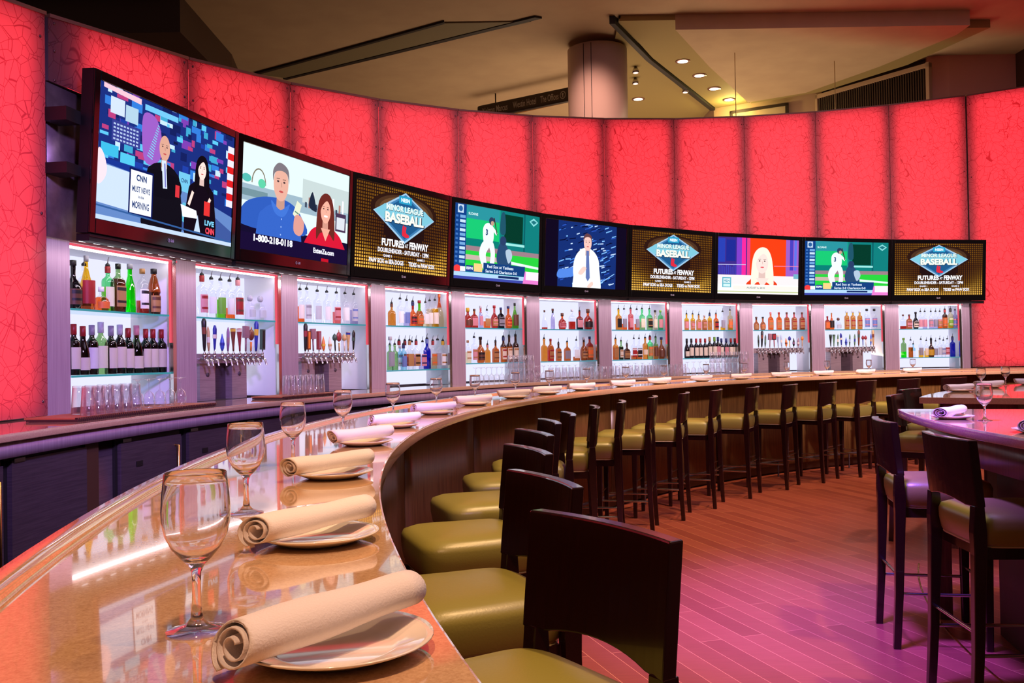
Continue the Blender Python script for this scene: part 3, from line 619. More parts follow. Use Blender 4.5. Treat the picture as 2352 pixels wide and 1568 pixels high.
wn = ['W w w.7 m r .30', 'B w w.6 m r .29', 'W d w.7 w g .30', 'W g g.5 m s .32', 'W d w.7 m g .30', 'W w w.6 m s .31', 'W w w.7 m r .29', 'B g w.6 m p .31', 'W w w.7 m r .29', 'W w w.7 m r .29', 'W w w.7 m r .29', 'W k w.7 m r .29', 'W k w.7 m r .29']
fr = [0.157, 0.235, 0.313, 0.392, 0.484, 0.566, 0.644, 0.723, 0.812, 0.884, 0.967, 0.765, 0.848]
shelf(0, 1, [(f, wn[k], .10 if k < 11 else .2) for k, f in enumerate(fr)])
shelf(1, 0, [(.194, 'S c c.6 pr Pr .31'), (.297, 'S c c.6 w P .29'), (.4, 'S c L.5 G P .29'), (.504, 'S c o.3 w P .29'), (.599, 'S c c.5 rb Pp .31'), (.738, 'P c c.5 s s .20'), (.863, 'P c c.5 s s .20')])
shelf(2, 0, [(.155, 'S c o.5 w P .28'), (.243, 'S c c.6 sg P .29'), (.38, 'S c c.6 s P .28'), (.507, 'S c c.5 w P .28'), (.637, 'S c p.4 pr P .28'), (.754, 'S c c.5 w P .28'), (.875, 'S c v.5 su P .28')])
shelf(3, 0, [(.207, 'F a a.7 - Pb .22'), (.331, 'S c c.5 w P .27'), (.427, 'S c v.5 u P .26'), (.518, 'R r o.7 rk Pn .25'), (.616, 'R L A.6 ot r .27'), (.708, 'Q c l.3 w P .25'), (.773, 'S c l.7 w P .27'), (.853, 'S c y.7 w P .28'), (.919, 'G o l.6 - o .35')])
l3 = ['S c c.7 g s .33', 'S g g.6 - P .25', 'S g g.7 m P .25', 'S q c.5 - s .24', 'S q q.8 u Pn .25', 'S c c.5 wp Pr .29', 'Q c c.5 t Pt .29', 'Q c c.5 ro Pr .29', 'Q c c.5 tk Pr .29', 'Q c c.5 p P .28', 'Q c v.5 pn P .28', 'W u u.8 - Pu .31', 'Q c l.4 to Pr .29', 'S c c.5 g P .30', 'S c c.4 wt Py .29']
f3 = [0.166, 0.232, 0.275, 0.309, 0.36, 0.408, 0.451, 0.495, 0.548, 0.596, 0.645, 0.712, 0.8, 0.873, 0.953]
shelf(3, 1, [(f, l3[k], (.19 if k in (2, 5, 7, 9) else .09)) for k, f in enumerate(f3)])
shelf(4, 0, [(.152, 'C A r.8 b y .22'), (.255, 'F A r.8 p b .21'), (.355, 'T p v.7 p s .25'), (.455, 'F c o.4 t P .20'), (.573, 'R p r.7 tp r .26'), (.678, 'F b k.8 gk n .24'), (.797, 'R o o.6 or n .26'), (.903, 'G L L.9 b k .30')])
shelf(4, 1, [(.145, 'Q c l.5 mt t .25'), (.245, 'S c c.5 pt P .28'), (.345, 'R b A.7 bk k .29'), (.455, 'Q a a.7 - Pp .20'), (.585, 'F b A.8 tb P .24'), (.71, 'W b A.6 mr Pn .29'), (.804, 'W b A.6 mt P .30'), (.907, 'W b b.6 mt P .31')])
shelf(5, 0, [(.182, 'G c r.1 - b .23'), (.319, 'T k v.8 - b .25'), (.475, 'C o r.7 pr b .20'), (.637, 'F c r.4 - s .25'), (.765, 'F r k.6 p P .23'), (.905, 'C o r.7 k b .26')])
shelf(5, 1, [(.168, 'Q a a.8 - P .27'), (.275, 'Q A r.5 tr r .27'), (.405, 'Q b A.7 tb P .22'), (.55, 'F a A.8 g P .23'), (.703, 'F c A.2 w P .25'), (.827, 'R b A.8 tb s .29'), (.926, 'Q r A.6 ot n .30')])
shelf(6, 0, [(.216, 'Q y a.7 k P .27'), (.311, 'S c o.3 g P .27'), (.422, 'S p r.4 p P .28'), (.526, 'S c o.3 g P .27'), (.615, 'Q G g.4 m P .28'), (.741, 'Q G g.6 kt P .28'), (.837, 'T l l.5 m k .27'), (.926, 'S G G.4 p G .27')])
shelf(6, 1, [(.157, 'Q a A.6 t P .27'), (.249, 'S g d.7 mt P .24'), (.348, 'F b b.6 tb P .20'), (.467, 'Q c A.2 rw P .27'), (.555, 'Q c A.4 kw P .27'), (.659, 'S a a.8 hm P .28'), (.741, 'S G g.6 to Pr .30'), (.837, 'W g a.6 b P .29'), (.933, 'R a A.7 b n .29')])
shelf(7, 0, [(.165, 'S y a.6 p P .22'), (.269, 'S y a.6 pt P .22'), (.372, 'Q a a.6 p P .21'), (.469, 'Q a A.6 tp s .21'), (.558, 'S y a.6 ht Pn .23'), (.666, 'Q o a.6 rk P .23'), (.779, 'S c y.2 g P .26'), (.905, 'S l y.3 ot P .28')])
w7 = ['B k w.8 m k .27', 'W k k.8 m k .27', 'W k k.8 m r .27', 'W k k.8 m r .27', 'W k k.8 m r .27', 'W d k.8 m t .29', 'W g k.8 m G .29', 'W k k.8 m n .27', 'W k k.8 p n .27', 'W k k.8 m r .27', 'W k k.8 m r .27', 'W d k.8 p n .29']
f7 = [0.161, 0.239, 0.32, 0.394, 0.473, 0.55, 0.632, 0.75, 0.831, 0.909, 0.975, 0.691]
shelf(7, 1, [(f, w7[k]) for k, f in enumerate(f7)])
shelf(8, 0, [(.141, 'R b A.8 t b .19'), (.251, 'R A A.7 to k .19'), (.383, 'Q o o.6 to p .26'), (.522, 'Q o o.6 to r .26'), (.653, 'Q p A.7 tr b .26'), (.776, 'Q p A.7 tr b .26'), (.907, 'Q p A.7 tr b .26')])
shelf(9, 0, [(.12, 'Q r A.6 o r .20'), (.19, 'G o o.7 k t .25'), (.297, 'P c c.5 s b .18'), (.439, 'S y a.8 tr s .28'), (.538, 'S y a.8 tr s .28'), (.649, 'S y a.8 tr s .28'), (.764, 'S c c.6 up k .31'), (.883, 'S c c.6 up k .31')])
shelf(10, 0, [(.135, 'F c r.2 - b .22'), (.232, 'F r A.7 pb b .22'), (.334, 'R k k.8 mk k .26'), (.409, 'S c c.5 p P .26'), (.477, 'S c v.5 p P .26'), (.572, 'S c v.5 pg P .26'), (.645, 'S c v.5 g P .26'), (.71, 'S c o.3 tp P .26'), (.788, 'S b A.6 ot Pr .29'), (.875, 'S l y.3 Gm Pk .30'), (.945, 'S v v.6 up P .28')])
shelf(10, 1, [(.135, 'S g n.3 - G .30'), (.245, 'S c A.6 - P .26'), (.334, 'S q c.5 - P .20', .18), (.406, 'S c y.4 g P .27'), (.491, 'S c y.4 m P .25'), (.565, 'R k b.8 y P .28'), (.635, 'S c c.4 g P .24'), (.70, 'S c c.5 s P .27'), (.755, 'S c c.5 su P .25'), (.815, 'S c c.5 pr P .27'), (.895, 'S u u.8 - Pn .30')])

# ------------------------------------------------------------------ beer taps
pbr('wood_handle', (150, 92, 48), 0.4)
for nm_, c_ in dict(hk=(26, 22, 24), ht=(196, 160, 110), hu=(40, 50, 150), hb=(60, 90, 190), hp=(140, 100, 140), hm=(150, 110, 120), hr=(150, 50, 56), ho=(228, 130, 50), hg=(60, 84, 70), hy=(220, 180, 60), hc=(226, 218, 200), hw=(120, 62, 44), hs=(170, 190, 215), hG=(90, 130, 96)).items(): pbr(nm_, c_, .35)
def handle_mesh(kind, m1, m2):
    b = MB(); mats = [m1, m2, 'chrome']
    b.lathe([(.009, 0), (.011, .012), (.006, .02), (.005, .04)], 8, mi=2)
    if kind == 'paddle': b.lathe([(.006, .03), (.010, .06), (.017, .15), (.018, .19), (.010, .215), (.0, .22)], 10, sq=(1, .55, 3, 0)); b.lathe([(.0175, .12), (.0185, .15)], 10, mi=1, sq=(1, .6, 3, 0), caps=False)
    elif kind == 'slim': b.lathe([(.006, .03), (.012, .08), (.012, .17), (.008, .19), (.003, .205), (0, .21)], 10); b.lathe([(.0125, .09), (.0125, .13)], 10, mi=1, caps=False)
    elif kind == 'bulb': b.lathe([(.006, .03), (.014, .05), (.018, .08), (.014, .11), (.006, .14), (.003, .155), (0, .158)], 10); b.lathe([(.0185, .07), (.0185, .09)], 10, mi=1, caps=False)
    elif kind == 'sign': b.lathe([(.007, .03), (.008, .13)], 8, mi=1); b.box(-.03, .03, -.012, .012, .13, .22); b.box(-.024, .024, -.0135, -.011, .14, .21, 1)
    elif kind == 'block': b.box(-.022, .022, -.011, .011, .04, .20); b.box(-.012, .012, -.013, -.011, .05, .19, 1)
    elif kind == 'oval':
        b.lathe([(.007, .03), (.009, .10)], 8, mi=1); M = Matrix.Translation((0, 0, .155)) @ Matrix.Rotation(PI/2, 4, 'X'); b.lathe([(.0, -.012), (.026, -.010), (.03, 0), (.026, .01), (0, .012)], 14, sq=(1, 1.5, 2, 0), M=M)
        b.lathe([(.006, .2), (.003, .215), (0, .22)], 8, mi=1)
    elif kind == 'cup': b.lathe([(.007, .03), (.008, .06), (.014, .12), (.02, .17), (.021, .20), (.0, .202)], 10); b.lathe([(.0205, .175), (.0215, .195)], 10, mi=1, caps=False)
    elif kind == 'ball': b.lathe([(.006, .03), (.008, .12)], 8, mi=1); b.lathe([(.0, .115), (.018, .125), (.023, .145), (.016, .167), (.004, .18), (0, .185)], 12)
    elif kind == 'tall': b.lathe([(.008, .03), (.012, .06), (.018, .2), (.019, .24), (.012, .26), (0, .265)], 10); b.lathe([(.0165, .15), (.018, .2)], 10, mi=1, caps=False)
    return b.mesh('tap_handle', mats)
HC = dict(hk='black', ht='tan', hu='navy', hb='blue', hp='purple', hm='mauve', hr='red', ho='orange', hg='dark green', hy='yellow', hc='cream', hw='brown', hs='pale blue', hG='green')
TAPSPEC = {
 1: ([0.06, 0.108, 0.171, 0.258, 0.322, 0.387, 0.462, 0.529, 0.59, 0.652, 0.731], 'tall hk hw|slim ht hc|paddle hu hc|bulb hb hu|slim hp hm|cup hw hy|cup hr hc|sign hm hm|oval hw ho|tall hu hy|block hg hk'),
 2: ([0.065, 0.104, 0.173, 0.247, 0.309, 0.399, 0.468, 0.522, 0.594, 0.642, 0.714], 'tall hk hr|block hw ho|sign hm hm|block hr hm|bulb ho hy|bulb hc ht|ball hg hk|oval hr ht|ball ht hc|cup ht hu|paddle hk hg'),
 8: ([0.079, 0.131, 0.188, 0.267, 0.344, 0.413, 0.469, 0.548, 0.608, 0.671, 0.744, 0.811], 'slim hg hk|tall hk hw|slim hg hG|sign hm hm|sign hk hr|cup hs hc|slim hs hc|bulb ho hw|ball hu hy|bulb hk hp|bulb hm hc|ball ho ht'),
 9: ([0.082, 0.134, 0.199, 0.261, 0.335, 0.392, 0.475, 0.541, 0.612, 0.662, 0.738, 0.782], 'cup hk hg|cup hG hg|slim hG hc|paddle hu hc|bulb hb hu|slim hG hs|slim hG hu|tall hw hg|ball hr hu|ball hr hc|slim hb ht|tall ht hw')}
for i, (fr, sp) in TAPSPEC.items():
    f0, f1 = fr[0]-.05, fr[-1]+.06
    t = thing('beer_tap_tower', label='steel beer tap tower with %d handles in the %s niche from bar near end' % (len(fr), ORD[i+1]), cat='beer tap', group='beer tap towers')
    b = MB(); b.arc(W, RW+.03, RW+.13, na(i, f0), na(i, f1), 1.355, 1.425, 6); b.build('manifold', 'steel', t)
    w_ = f1-f0
    for k, (g0, g1, r0_) in enumerate(((f0+.10, f0+.10+.17, .0), (f0+.10+.36, f0+.63, .0))):
        b = MB(); b.arc(W, RW+.06, RW+.20, na(i, g0), na(i, g1), ZC, 1.356, 2); o = b.build('column', 'steel', t)
        p = polar(W, RW+.058, na(i, (g0+g1)/2), 1.27); b2 = MB(); M = Matrix.Translation(p) @ Matrix.Rotation(rz_out(na(i, g0)), 4, 'Z') @ Matrix.Rotation(PI/2, 4, 'X'); b2.lathe([(.016, -.002), (.016, .003), (0, .004)], 12, M=M); b2.build('badge', 'dark_steel', o)
    b = MB(); b.arc(W, RW+.12, RW+.22, na(i, f0+.26), na(i, f0+.47), ZC, 1.356, 2); b.build('back_column', 'dark_steel', t)
    fm = MB(); fm.tube([(0, 0, 0), (0, -.05, .006), (0, -.075, -.012), (0, -.088, -.05)], [.010, .011, .010, .008], 8, 0); fm.lathe([(.012, 0), (.012, .02), (.007, .03)], 8, 0, M=Matrix.Translation((0, -.05, .004)))
    fme = fm.mesh('faucet', ['chrome'])
    for f, s_ in zip(fr, sp.split('|')):
        kd, m1, m2 = s_.split(); a = na(i, f); p = polar(W, RW+.03, a, 1.385)
        fo = bpy.data.objects.new('faucet', fme); C.objects.link(fo); fo.parent = t; fo.location = p; fo.rotation_euler[2] = rz_out(a)
        key = 'H'+s_
        if key not in PROTO: PROTO[key] = handle_mesh(kd, m1, m2)
        h = bpy.data.objects.new('tap_handle', PROTO[key]); C.objects.link(h); h.parent = t
        p = polar(W, RW-.02, a, 1.415); h.location = p; h.rotation_euler = (0, rnd.uniform(-.06, .06), rz_out(a)); h['label'] = HC[m1]+' tap handle'

# ------------------------------------------------------------------ tumblers and stemmed glasses on the back counter
b = MB(); b.lathe([(.040, 0), (.031, .148), (.029, .15), (.0, .15)], 14); b.lathe([(.0375, 0), (.029, .14), (0, .14)], 14, caps=False); TUM = b.mesh('pint_glass', ['tumbler_glass'])
b = MB(); b.lathe([(.026, 0), (.034, .03), (.036, .05), (.026, .085), (.007, .10), (.004, .11), (.004, .155), (.012, .165), (.032, .170), (.032, .172), (0, .173)], 14); STM = b.mesh('stemmed_glass', ['tumbler_glass'])
def counter_glass(me, i, frac, r, z, label, group):
    o = bpy.data.objects.new(me.name.split('.')[0], me); C.objects.link(o); o.location = polar(W, r, A0+DA*(i+frac), z); tag(o, label, 'glass', group); return o
def tum_rows(n, fr0, fr1, cnt, r, z0, tiers, row, me=None, kind='pint glass'):
    me = me or TUM; hh = .152 if me is TUM else .175
    for t_ in range(tiers):
        for k in range(cnt):
            f = fr0+(fr1-fr0)*k/max(1, cnt-1)
            z = z0+t_*hh
            tag(counter_glass(me, n, f, r, z, '', ''), 'upturned %s, %s from near end of %s row%s, %s niche' % (kind, ORD[k+1], row, (' of lower tier' if t_ == 0 else ' of upper tier') if tiers > 1 else '', ORD[n+1]), 'glass', 'upturned glasses on the counter of the %s niche' % ORD[n+1])
for (n, f0, f1, lab) in ((0, -.51, .63, 'orange rubber bar mat under the glasses beside the tall red panel'), (2, -.69, -.06, 'narrow rubber bar mat under the upturned glasses between two beer taps')):
    a0, a1 = A0+DA*(n+f0), A0+DA*(n+f1)
    t = thing('bar_mat', label=lab, cat='bar mat', group='rubber bar mats')
    b = MB(); b.arc(W, 10.30, 10.58, a0, a1, ZC+.012, ZC+.020, 12); b.build('mat_top', 'mat_rubber', t)
    b = MB(); nn = int(abs(a1-a0)*10)
    for k in range(nn): aa = a0+(a1-a0)*k/nn; b.arc(W, 10.297, 10.31, aa, aa+(a1-a0)/nn*.55, ZC+.001, ZC+.02, 1)
    b.arc(W, 10.31, 10.57, a0, a1, ZC+.001, ZC+.011, 8); b.build('ribbed_edge', 'mat_dark', t)
zm = ZC+.021
tum_rows(0, -.35, .0, 6, 10.36, zm, 1, 'front'); tum_rows(0, -.28, .07, 5, 10.47, zm, 1, 'back')
tum_rows(0, .10, .46, 5, 10.42, zm, 1, 'stemmed', STM, 'stemmed glass')
tum_rows(2, -.50, -.14, 7, 10.42, zm, 1, 'single')
tum_rows(4, .0, .42, 7, 10.62, ZC, 1, 'middle', STM, 'stemmed glass'); tum_rows(4, .38, .66, 5, 10.52, ZC, 2, 'stacked')
tum_rows(5, -.18, .70, 11, 10.60, ZC, 1, 'stemmed', STM, 'stemmed glass'); tum_rows(5, -.1, .66, 9, 10.48, ZC, 1, 'tumbler')
tum_rows(6, -.14, .5, 8, 10.60, ZC, 1, 'back'); tum_rows(6, .28, .82, 7, 10.50, ZC, 1, 'front'); tum_rows(6, .0, .6, 7, 10.72, ZC, 1, 'stemmed', STM, 'stemmed glass')
tum_rows(7, -.14, .4, 7, 10.60, ZC, 1, 'stemmed', STM, 'stemmed glass'); tum_rows(7, .25, .74, 7, 10.52, ZC, 2, 'stacked')

# ------------------------------------------------------------------ back counter and coolers
t = thing('back_counter', label='long curved back counter with quartz top and steel fascia under the niches', cat='counter')
b = MB(); b.arc(W, 10.20, RW+.0, 192, 78, ZC-.035, ZC, 80, smooth=True); b.build('countertop', 'quartz', t, bevel=.004)
b = MB(); b.arc(W, 10.225, 10.25, 192, 78, .975, ZC-.036, 80, smooth=True); b.build('fascia', 'steel_v', t)
b = MB(); b.arc(W, 10.30, 10.33, 192, 78, 0.08, .975, 80, smooth=True); b.build('base_front', 'dark_steel', t)
cool = [(181.2, 177.55, 'cooler'), (177.2, 173.85, 'plain'), (173.85, 173.19, 'wood'), (172.1, 168.7, 'cooler'), (168.2, 164.9, 'cooler'), (164.5, 161.3, 'plain'), (160.9, 157.6, 'cooler'), (157.2, 153.9, 'cooler'), (150.9, 147.6, 'plain'), (147.2, 143.9, 'cooler')]
nc = np_ = 0
for a0, a1, kd in cool:
    if kd == 'wood':
        b = MB(); b.arc(W, 10.27, 10.31, a0, a1, .05, .974, 1); tag(b.build('filler_strip', 'dark_brown'), 'narrow dark wood filler strip beneath the back counter', 'cabinet panel'); continue
    if kd == 'cooler': nc += 1; lab = 'dark steel bottle cooler under the back counter, %s from bar near end' % ORD[nc]
    else: np_ += 1; lab = 'plain dark steel cabinet under the back counter, %s from bar near end' % ORD[np_]
    t = thing('bottle_cooler' if kd == 'cooler' else 'steel_cabinet', label=lab, cat='cooler' if kd == 'cooler' else 'cabinet', group='coolers and cabinets under the back counter')
    b = MB(); b.arc(W, 10.285, 10.30, a0+.12, a1-.12, .08, .965, 3); b.build('frame', 'aisle_dark', t)
    b = MB(); b.arc(W, 10.262, 10.284, a0, a1, .1, .955 if kd == 'plain' else .94, 4); dr_ = b.build('door', 'dark_steel', t)
    for az in ((a1+.35) if kd == 'cooler' else a0-.3,):
        if kd == 'cooler':
            p = [P2(W, 10.24, az), P2(W, 10.262, az)]
            b = MB(); b.tube([(p[1].x, p[1].y, .88), (p[0].x, p[0].y, .88), (p[0].x, p[0].y, .42), (p[1].x, p[1].y, .42)], .008, 8); b.build('handle', 'gold_trim', dr_)
    b = MB(); b.arc(W, 10.255, 10.262, a0-.05, a0-.5, .945, .962, 1); b.build('hinge', 'chrome', t)
    if kd == 'cooler':
        b = MB(); b.arc(W, 10.258, 10.262, a0-.8, a0-1.15, .80, .83, 1); b.build('nameplate', 'black_matte', dr_)

# ------------------------------------------------------------------ televisions
def tv_frame_parts():
    """local: x viewer's right, y outward (away from viewer), z up, origin at bottom centre"""
    w_, h_ = 1.555, .925
    b = MB(); b.box(-w_/2, w_/2, 0.0, .075, 0, h_); b.box(-w_/2+.12, w_/2-.12, .075, .13, .12, h_-.14); body = b
    sx, sb, st_ = .050, .088, .054
    f = MB()
    f.box(-w_/2, -w_/2+sx, -.012, 0, 0, h_); f.box(w_/2-sx, w_/2, -.012, 0, 0, h_); f.box(-w_/2+sx, w_/2-sx, -.012, 0, 0, sb); f.box(-w_/2+sx, w_/2-sx, -.012, 0, h_-st_, h_)
    return body, f, w_-2*sx, h_-sb-st_, sb
def person(a, x, y, s, skin, hair, shirt, long_hair=False, jacket=None, face=True, sh=1.0, arms=True):
    """simple bust on the screen: (x, y) chin, s head height"""
    hw = .36*s
    a.curve([(x-1.25*s*sh, y-3.2*s), (x-1.15*s*sh, y-.9*s), (x-.85*s*sh, y-.42*s), (x-.3*s, y-.2*s), (x+.3*s, y-.2*s), (x+.85*s*sh, y-.42*s), (x+1.15*s*sh, y-.9*s), (x+1.25*s*sh, y-3.2*s)], shirt)
    if jacket:
        a.poly([(x-.22*s, y-.15*s), (x+.2*s, y-.15*s), (x+.05*s, y-1.6*s)], (225, 230, 245)); a.poly([(x-.05*s, y-.3*s), (x+.07*s, y-.3*s), (x+.05*s, y-1.5*s), (x-.02*s, y-1.5*s)], jacket)
    if long_hair: a.curve([(x-.62*s, y-.75*s), (x-.55*s, y+.6*s), (x-.2*s, y+1.12*s), (x+.3*s, y+1.1*s), (x+.6*s, y+.5*s), (x+.68*s, y-.7*s), (x+.3*s, y-.5*s), (x-.3*s, y-.5*s)], hair)
    a.poly([(x-.2*s, y-.38*s), (x+.2*s, y-.38*s), (x+.19*s, y+.2*s), (x-.19*s, y+.2*s)], tuple(int(c*.86) for c in skin))
    a.ell(x, y+.46*s, hw, .54*s, skin)
    if hair and not long_hair: a.curve([(x-hw*1.05, y+.5*s), (x-hw*1.08, y+.85*s), (x-.1*s, y+1.1*s), (x+hw*.9, y+.95*s), (x+hw*1.08, y+.5*s), (x+hw*.8, y+.78*s), (x, y+.86*s), (x-hw*.85, y+.76*s)], hair)
    if long_hair: a.curve([(x-hw*1.1, y+.35*s), (x-hw*1.0, y+.9*s), (x+.05*s, y+1.12*s), (x+hw*1.1, y+.85*s), (x+hw*1.15, y+.3*s), (x+hw*.75, y+.72*s), (x+.05*s, y+.86*s), (x-hw*.7, y+.62*s)], hair)
    if face:
        for dx in (-.15, .15): a.ell(x+dx*s, y+.52*s, .055*s, .03*s, (60, 44, 50), 10); a.line(x+dx*s-.08*s, y+.6*s, x+dx*s+.08*s, y+.61*s, .025*s, tuple(int(c*.5) for c in skin))
        a.line(x+.01*s, y+.5*s, x+.04*s, y+.36*s, .03*s, tuple(int(c*.8) for c in skin)); a.ell(x+.01*s, y+.22*s, .11*s, .035*s, (190, 80, 80), 10)
def art_news():
    a = Art((0, 0, 16, 9)); r = random.Random(3); a.rect(0, 0, 16, 9, (26, 44, 120)); a.begin(14)
    for k in range(150):
        x, y = r.uniform(0, 15), r.uniform(3.2, 9); w_, h_ = r.uniform(.3, 1.2), r.uniform(.2, .7)
        a.rect(x, y, min(16, x+w_), min(9, y+h_), r.choice([(30, 60, 160), (50, 120, 210), (90, 190, 230), (18, 24, 70), (120, 60, 170), (180, 60, 120), (60, 160, 200), (20, 30, 90), (190, 220, 250)]))
    a.end(); a.poly([(.4, 8.7), (4.2, 8.5), (4.2, 8.9), (.4, 9)], (240, 190, 205)); a.rect(4.6, 8.3, 8.4, 8.7, (110, 190, 235)); a.rect(1.1, 7.2, 2.5, 8.3, (200, 215, 235)); a.rect(2.6, 7.0, 3.9, 8.1, (170, 200, 220))
    a.rect(1.3, 5.4, 4.2, 6.8, (52, 58, 140))
    a.begin(1)
    for i in range(8):
        for j in range(5): a.rect(1.45+i*.33, 5.5+j*.25, 1.67+i*.33, 5.62+j*.25, (170, 190, 225))
    a.end()
    a.curve([(4.4, 7.8), (5.6, 8.1), (6.4, 7.2), (6.6, 5.5), (5.6, 4.6), (4.6, 5.0)], (150, 90, 190))
    for k in range(14): a.line(5.0+.08*k, 5.2+.18*k, 5.6+.05*k, 5.0+.19*k, .06, (110, 220, 235))
    for k in range(9): a.rect(15.1, 3.2+k*.55, 16, 3.75+k*.55, (214, 30, 34) if k % 2 else (226, 222, 240))
    a.rect(.3, 4.3, 2.0, 5.1, (60, 180, 220)); a.rect(2.2, 4.1, 3.7, 4.8, (80, 190, 225)); a.rect(0, 3.6, 6, 4.1, (24, 50, 140))
    a.rect(8.7, 3.3, 10.1, 4.8, (110, 190, 225)); a.text('CNN', 9.4, 4.2, .3, .8, (30, 50, 110))
    a.poly([(0, 0), (16, 0), (16, 2.4), (11, 3.3), (4, 3.6), (0, 3.8)], (96, 130, 190)); a.poly([(0, 3.7), (0, 1.1), (5, .9), (6.5, 2.6), (3.5, 3.6)], (196, 214, 240))
    a.poly([(7, 1), (11.5, 0), (16, 0), (16, 1.2), (12, 2.6)], (60, 84, 150)); a.poly([(8.3, 1.5), (10, .9), (11, 2.2), (9.4, 2.6)], (90, 180, 210))
    person(a, 6.9, 5.3, 1.7, (214, 160, 140), None, (18, 14, 24), jacket=(150, 160, 200)); a.curve([(5.1, 2.6), (5.2, 4.2), (8.6, 4.2), (8.7, 2.7)], (16, 12, 22))
    a.line(6.85, 5.2, 7.1, 3.2, .5, (206, 220, 245)); a.line(6.95, 5.0, 7.15, 3.3, .16, (120, 120, 190))
    person(a, 11.6, 4.8, 1.5, (250, 216, 206), (18, 10, 18), (20, 10, 22), long_hair=True); a.line(10.5, 3.6, 10.0, 2.5, .3, (250, 216, 206)); a.line(12.8, 3.4, 12.2, 2.4, .3, (250, 216, 206))
    a.poly([(9.0, 2.4), (11.0, 2.2), (11.2, 1.6), (9.3, 1.5)], (235, 240, 250)); a.rect(12.0, 2.0, 12.8, 3.1, (220, 50, 50)); a.rect(8.3, 2.8, 8.8, 3.7, (210, 50, 60))
    a.rect(3.15, .75, 5.75, 4.0, (14, 22, 84)); a.rect(3.3, .9, 5.6, 3.85, (236, 240, 250))
    a.text('CNN', 4.45, 3.4, .45, 1.1, (40, 60, 110), .04); a.text('MUST NEWS', 4.45, 2.6, .42, 1.9, (40, 60, 110)); a.text('in the', 4.45, 2.1, .2, .6, (40, 60, 110)); a.text('MORNING', 4.45, 1.5, .5, 1.8, (40, 60, 110))
    a.text('LIVE', 12.8, 1.45, .42, 1.3, (120, 200, 235), .04); a.text('CNN', 12.9, .85, .5, 1.2, (235, 70, 90), .05); a.poly([(10.8, .6), (11.2, 1.9), (11.6, .6)], (190, 210, 240))
    a.line(0, .9, 16, .35, .12, (50, 90, 150)); a.curve([(-0, 4.5), (.5, 4.4), (.9, 3.4), (.6, 2.6), (0, 2.4)], (255, 215, 225))
    a.rect(0, 0, 16, .3, (190, 210, 240)); return a
def art_couple():
    a = Art((0, 0, 16, 9)); a.rect(0, 0, 16, 9, (216, 232, 232)); a.rect(0, 4.2, 16, 5.6, (150, 175, 190)); a.rect(8.4, 5.2, 16, 7.4, (190, 205, 205)); a.rect(0, 0, 16, 2.2, (20, 12, 44))
    for k in range(14): a.line(2.2+.9*math.cos(PI*k/14), 5.8+1.3*math.sin(PI*k/14), 2.2+.9*math.cos(PI*(k+1)/14), 5.8+1.3*math.sin(PI*(k+1)/14), .12, (120, 110, 90))
    a.ell(2.6, 5.9, .5, .4, (90, 200, 160)); a.ell(.6, 6.1, .6, .35, (80, 180, 170)); a.rect(0, 4.6, 3.4, 5.2, (110, 140, 150))
    for k in range(12): a.rect(8.8+.55*k, 4.8, 9.1+.55*k, 5.3+.5*(k % 3), [(60, 70, 90), (170, 120, 110), (230, 230, 235)][k % 3])
    a.rect(13.8, 3.2, 15.6, 5.0, (70, 50, 80)); a.rect(14, 3.4, 15.4, 4.6, (210, 215, 225)); a.curve([(9.4, 5.0), (9.9, 6.4), (10.5, 5.2), (10.6, 4.6)], (30, 40, 60))
    a.curve([(.2, 2.1), (.3, 3.8), (2.3, 4.7), (4.6, 5.0), (6.7, 4.8), (8.2, 3.9), (8.8, 2.1)], (46, 88, 180))
    person(a, 5.2, 5.0, 2.9, (222, 168, 150), (120, 112, 120), (52, 96, 190), sh=.92)
    a.curve([(3.9, 4.7), (5.2, 4.0), (6.5, 4.7), (6.0, 3.7), (5.3, 3.4), (4.4, 3.7)], (64, 112, 205))
    for k in range(3): a.ell(5.4-.03*k, 3.2-.7*k, .08, .08, (150, 180, 235), 8)
    a.poly([(7.0, 3.9), (7.6, 5.2), (8.3, 4.9), (7.7, 3.4)], (220, 225, 200)); a.line(7.3, 4.2, 7.9, 4.0, .12, (90, 130, 110)); a.curve([(7.2, 2.4), (7.3, 3.7), (8.0, 3.9), (8.7, 3.3), (8.6, 2.4), (8.0, 2.0)], (214, 150, 140))
    a.curve([(9.2, 1.0), (9.5, 2.4), (10.6, 3.2), (12.4, 3.4), (14.0, 3.0), (15.0, 2.2), (15.2, 1.0)], (206, 24, 52))
    person(a, 12.1, 3.9, 2.3, (238, 170, 150), (104, 40, 34), (206, 24, 52), long_hair=True); a.poly([(11.4, 3.2), (12.9, 3.2), (12.2, 2.0)], (236, 166, 146)); a.ell(12.13, 4.40, .34, .1, (250, 245, 245), 10)
    a.rect(0, 0, 16, 1.5, (24, 12, 50)); a.text('1-800-218-0118', 4.4, 1.15, .62, 5.4, (240, 240, 255), .045); a.text('ExtenZe.com', 12.0, .95, .5, 3.4, (235, 235, 250), .04); a.rect(11.6, 0, 12.8, .3, (190, 20, 40)); return a
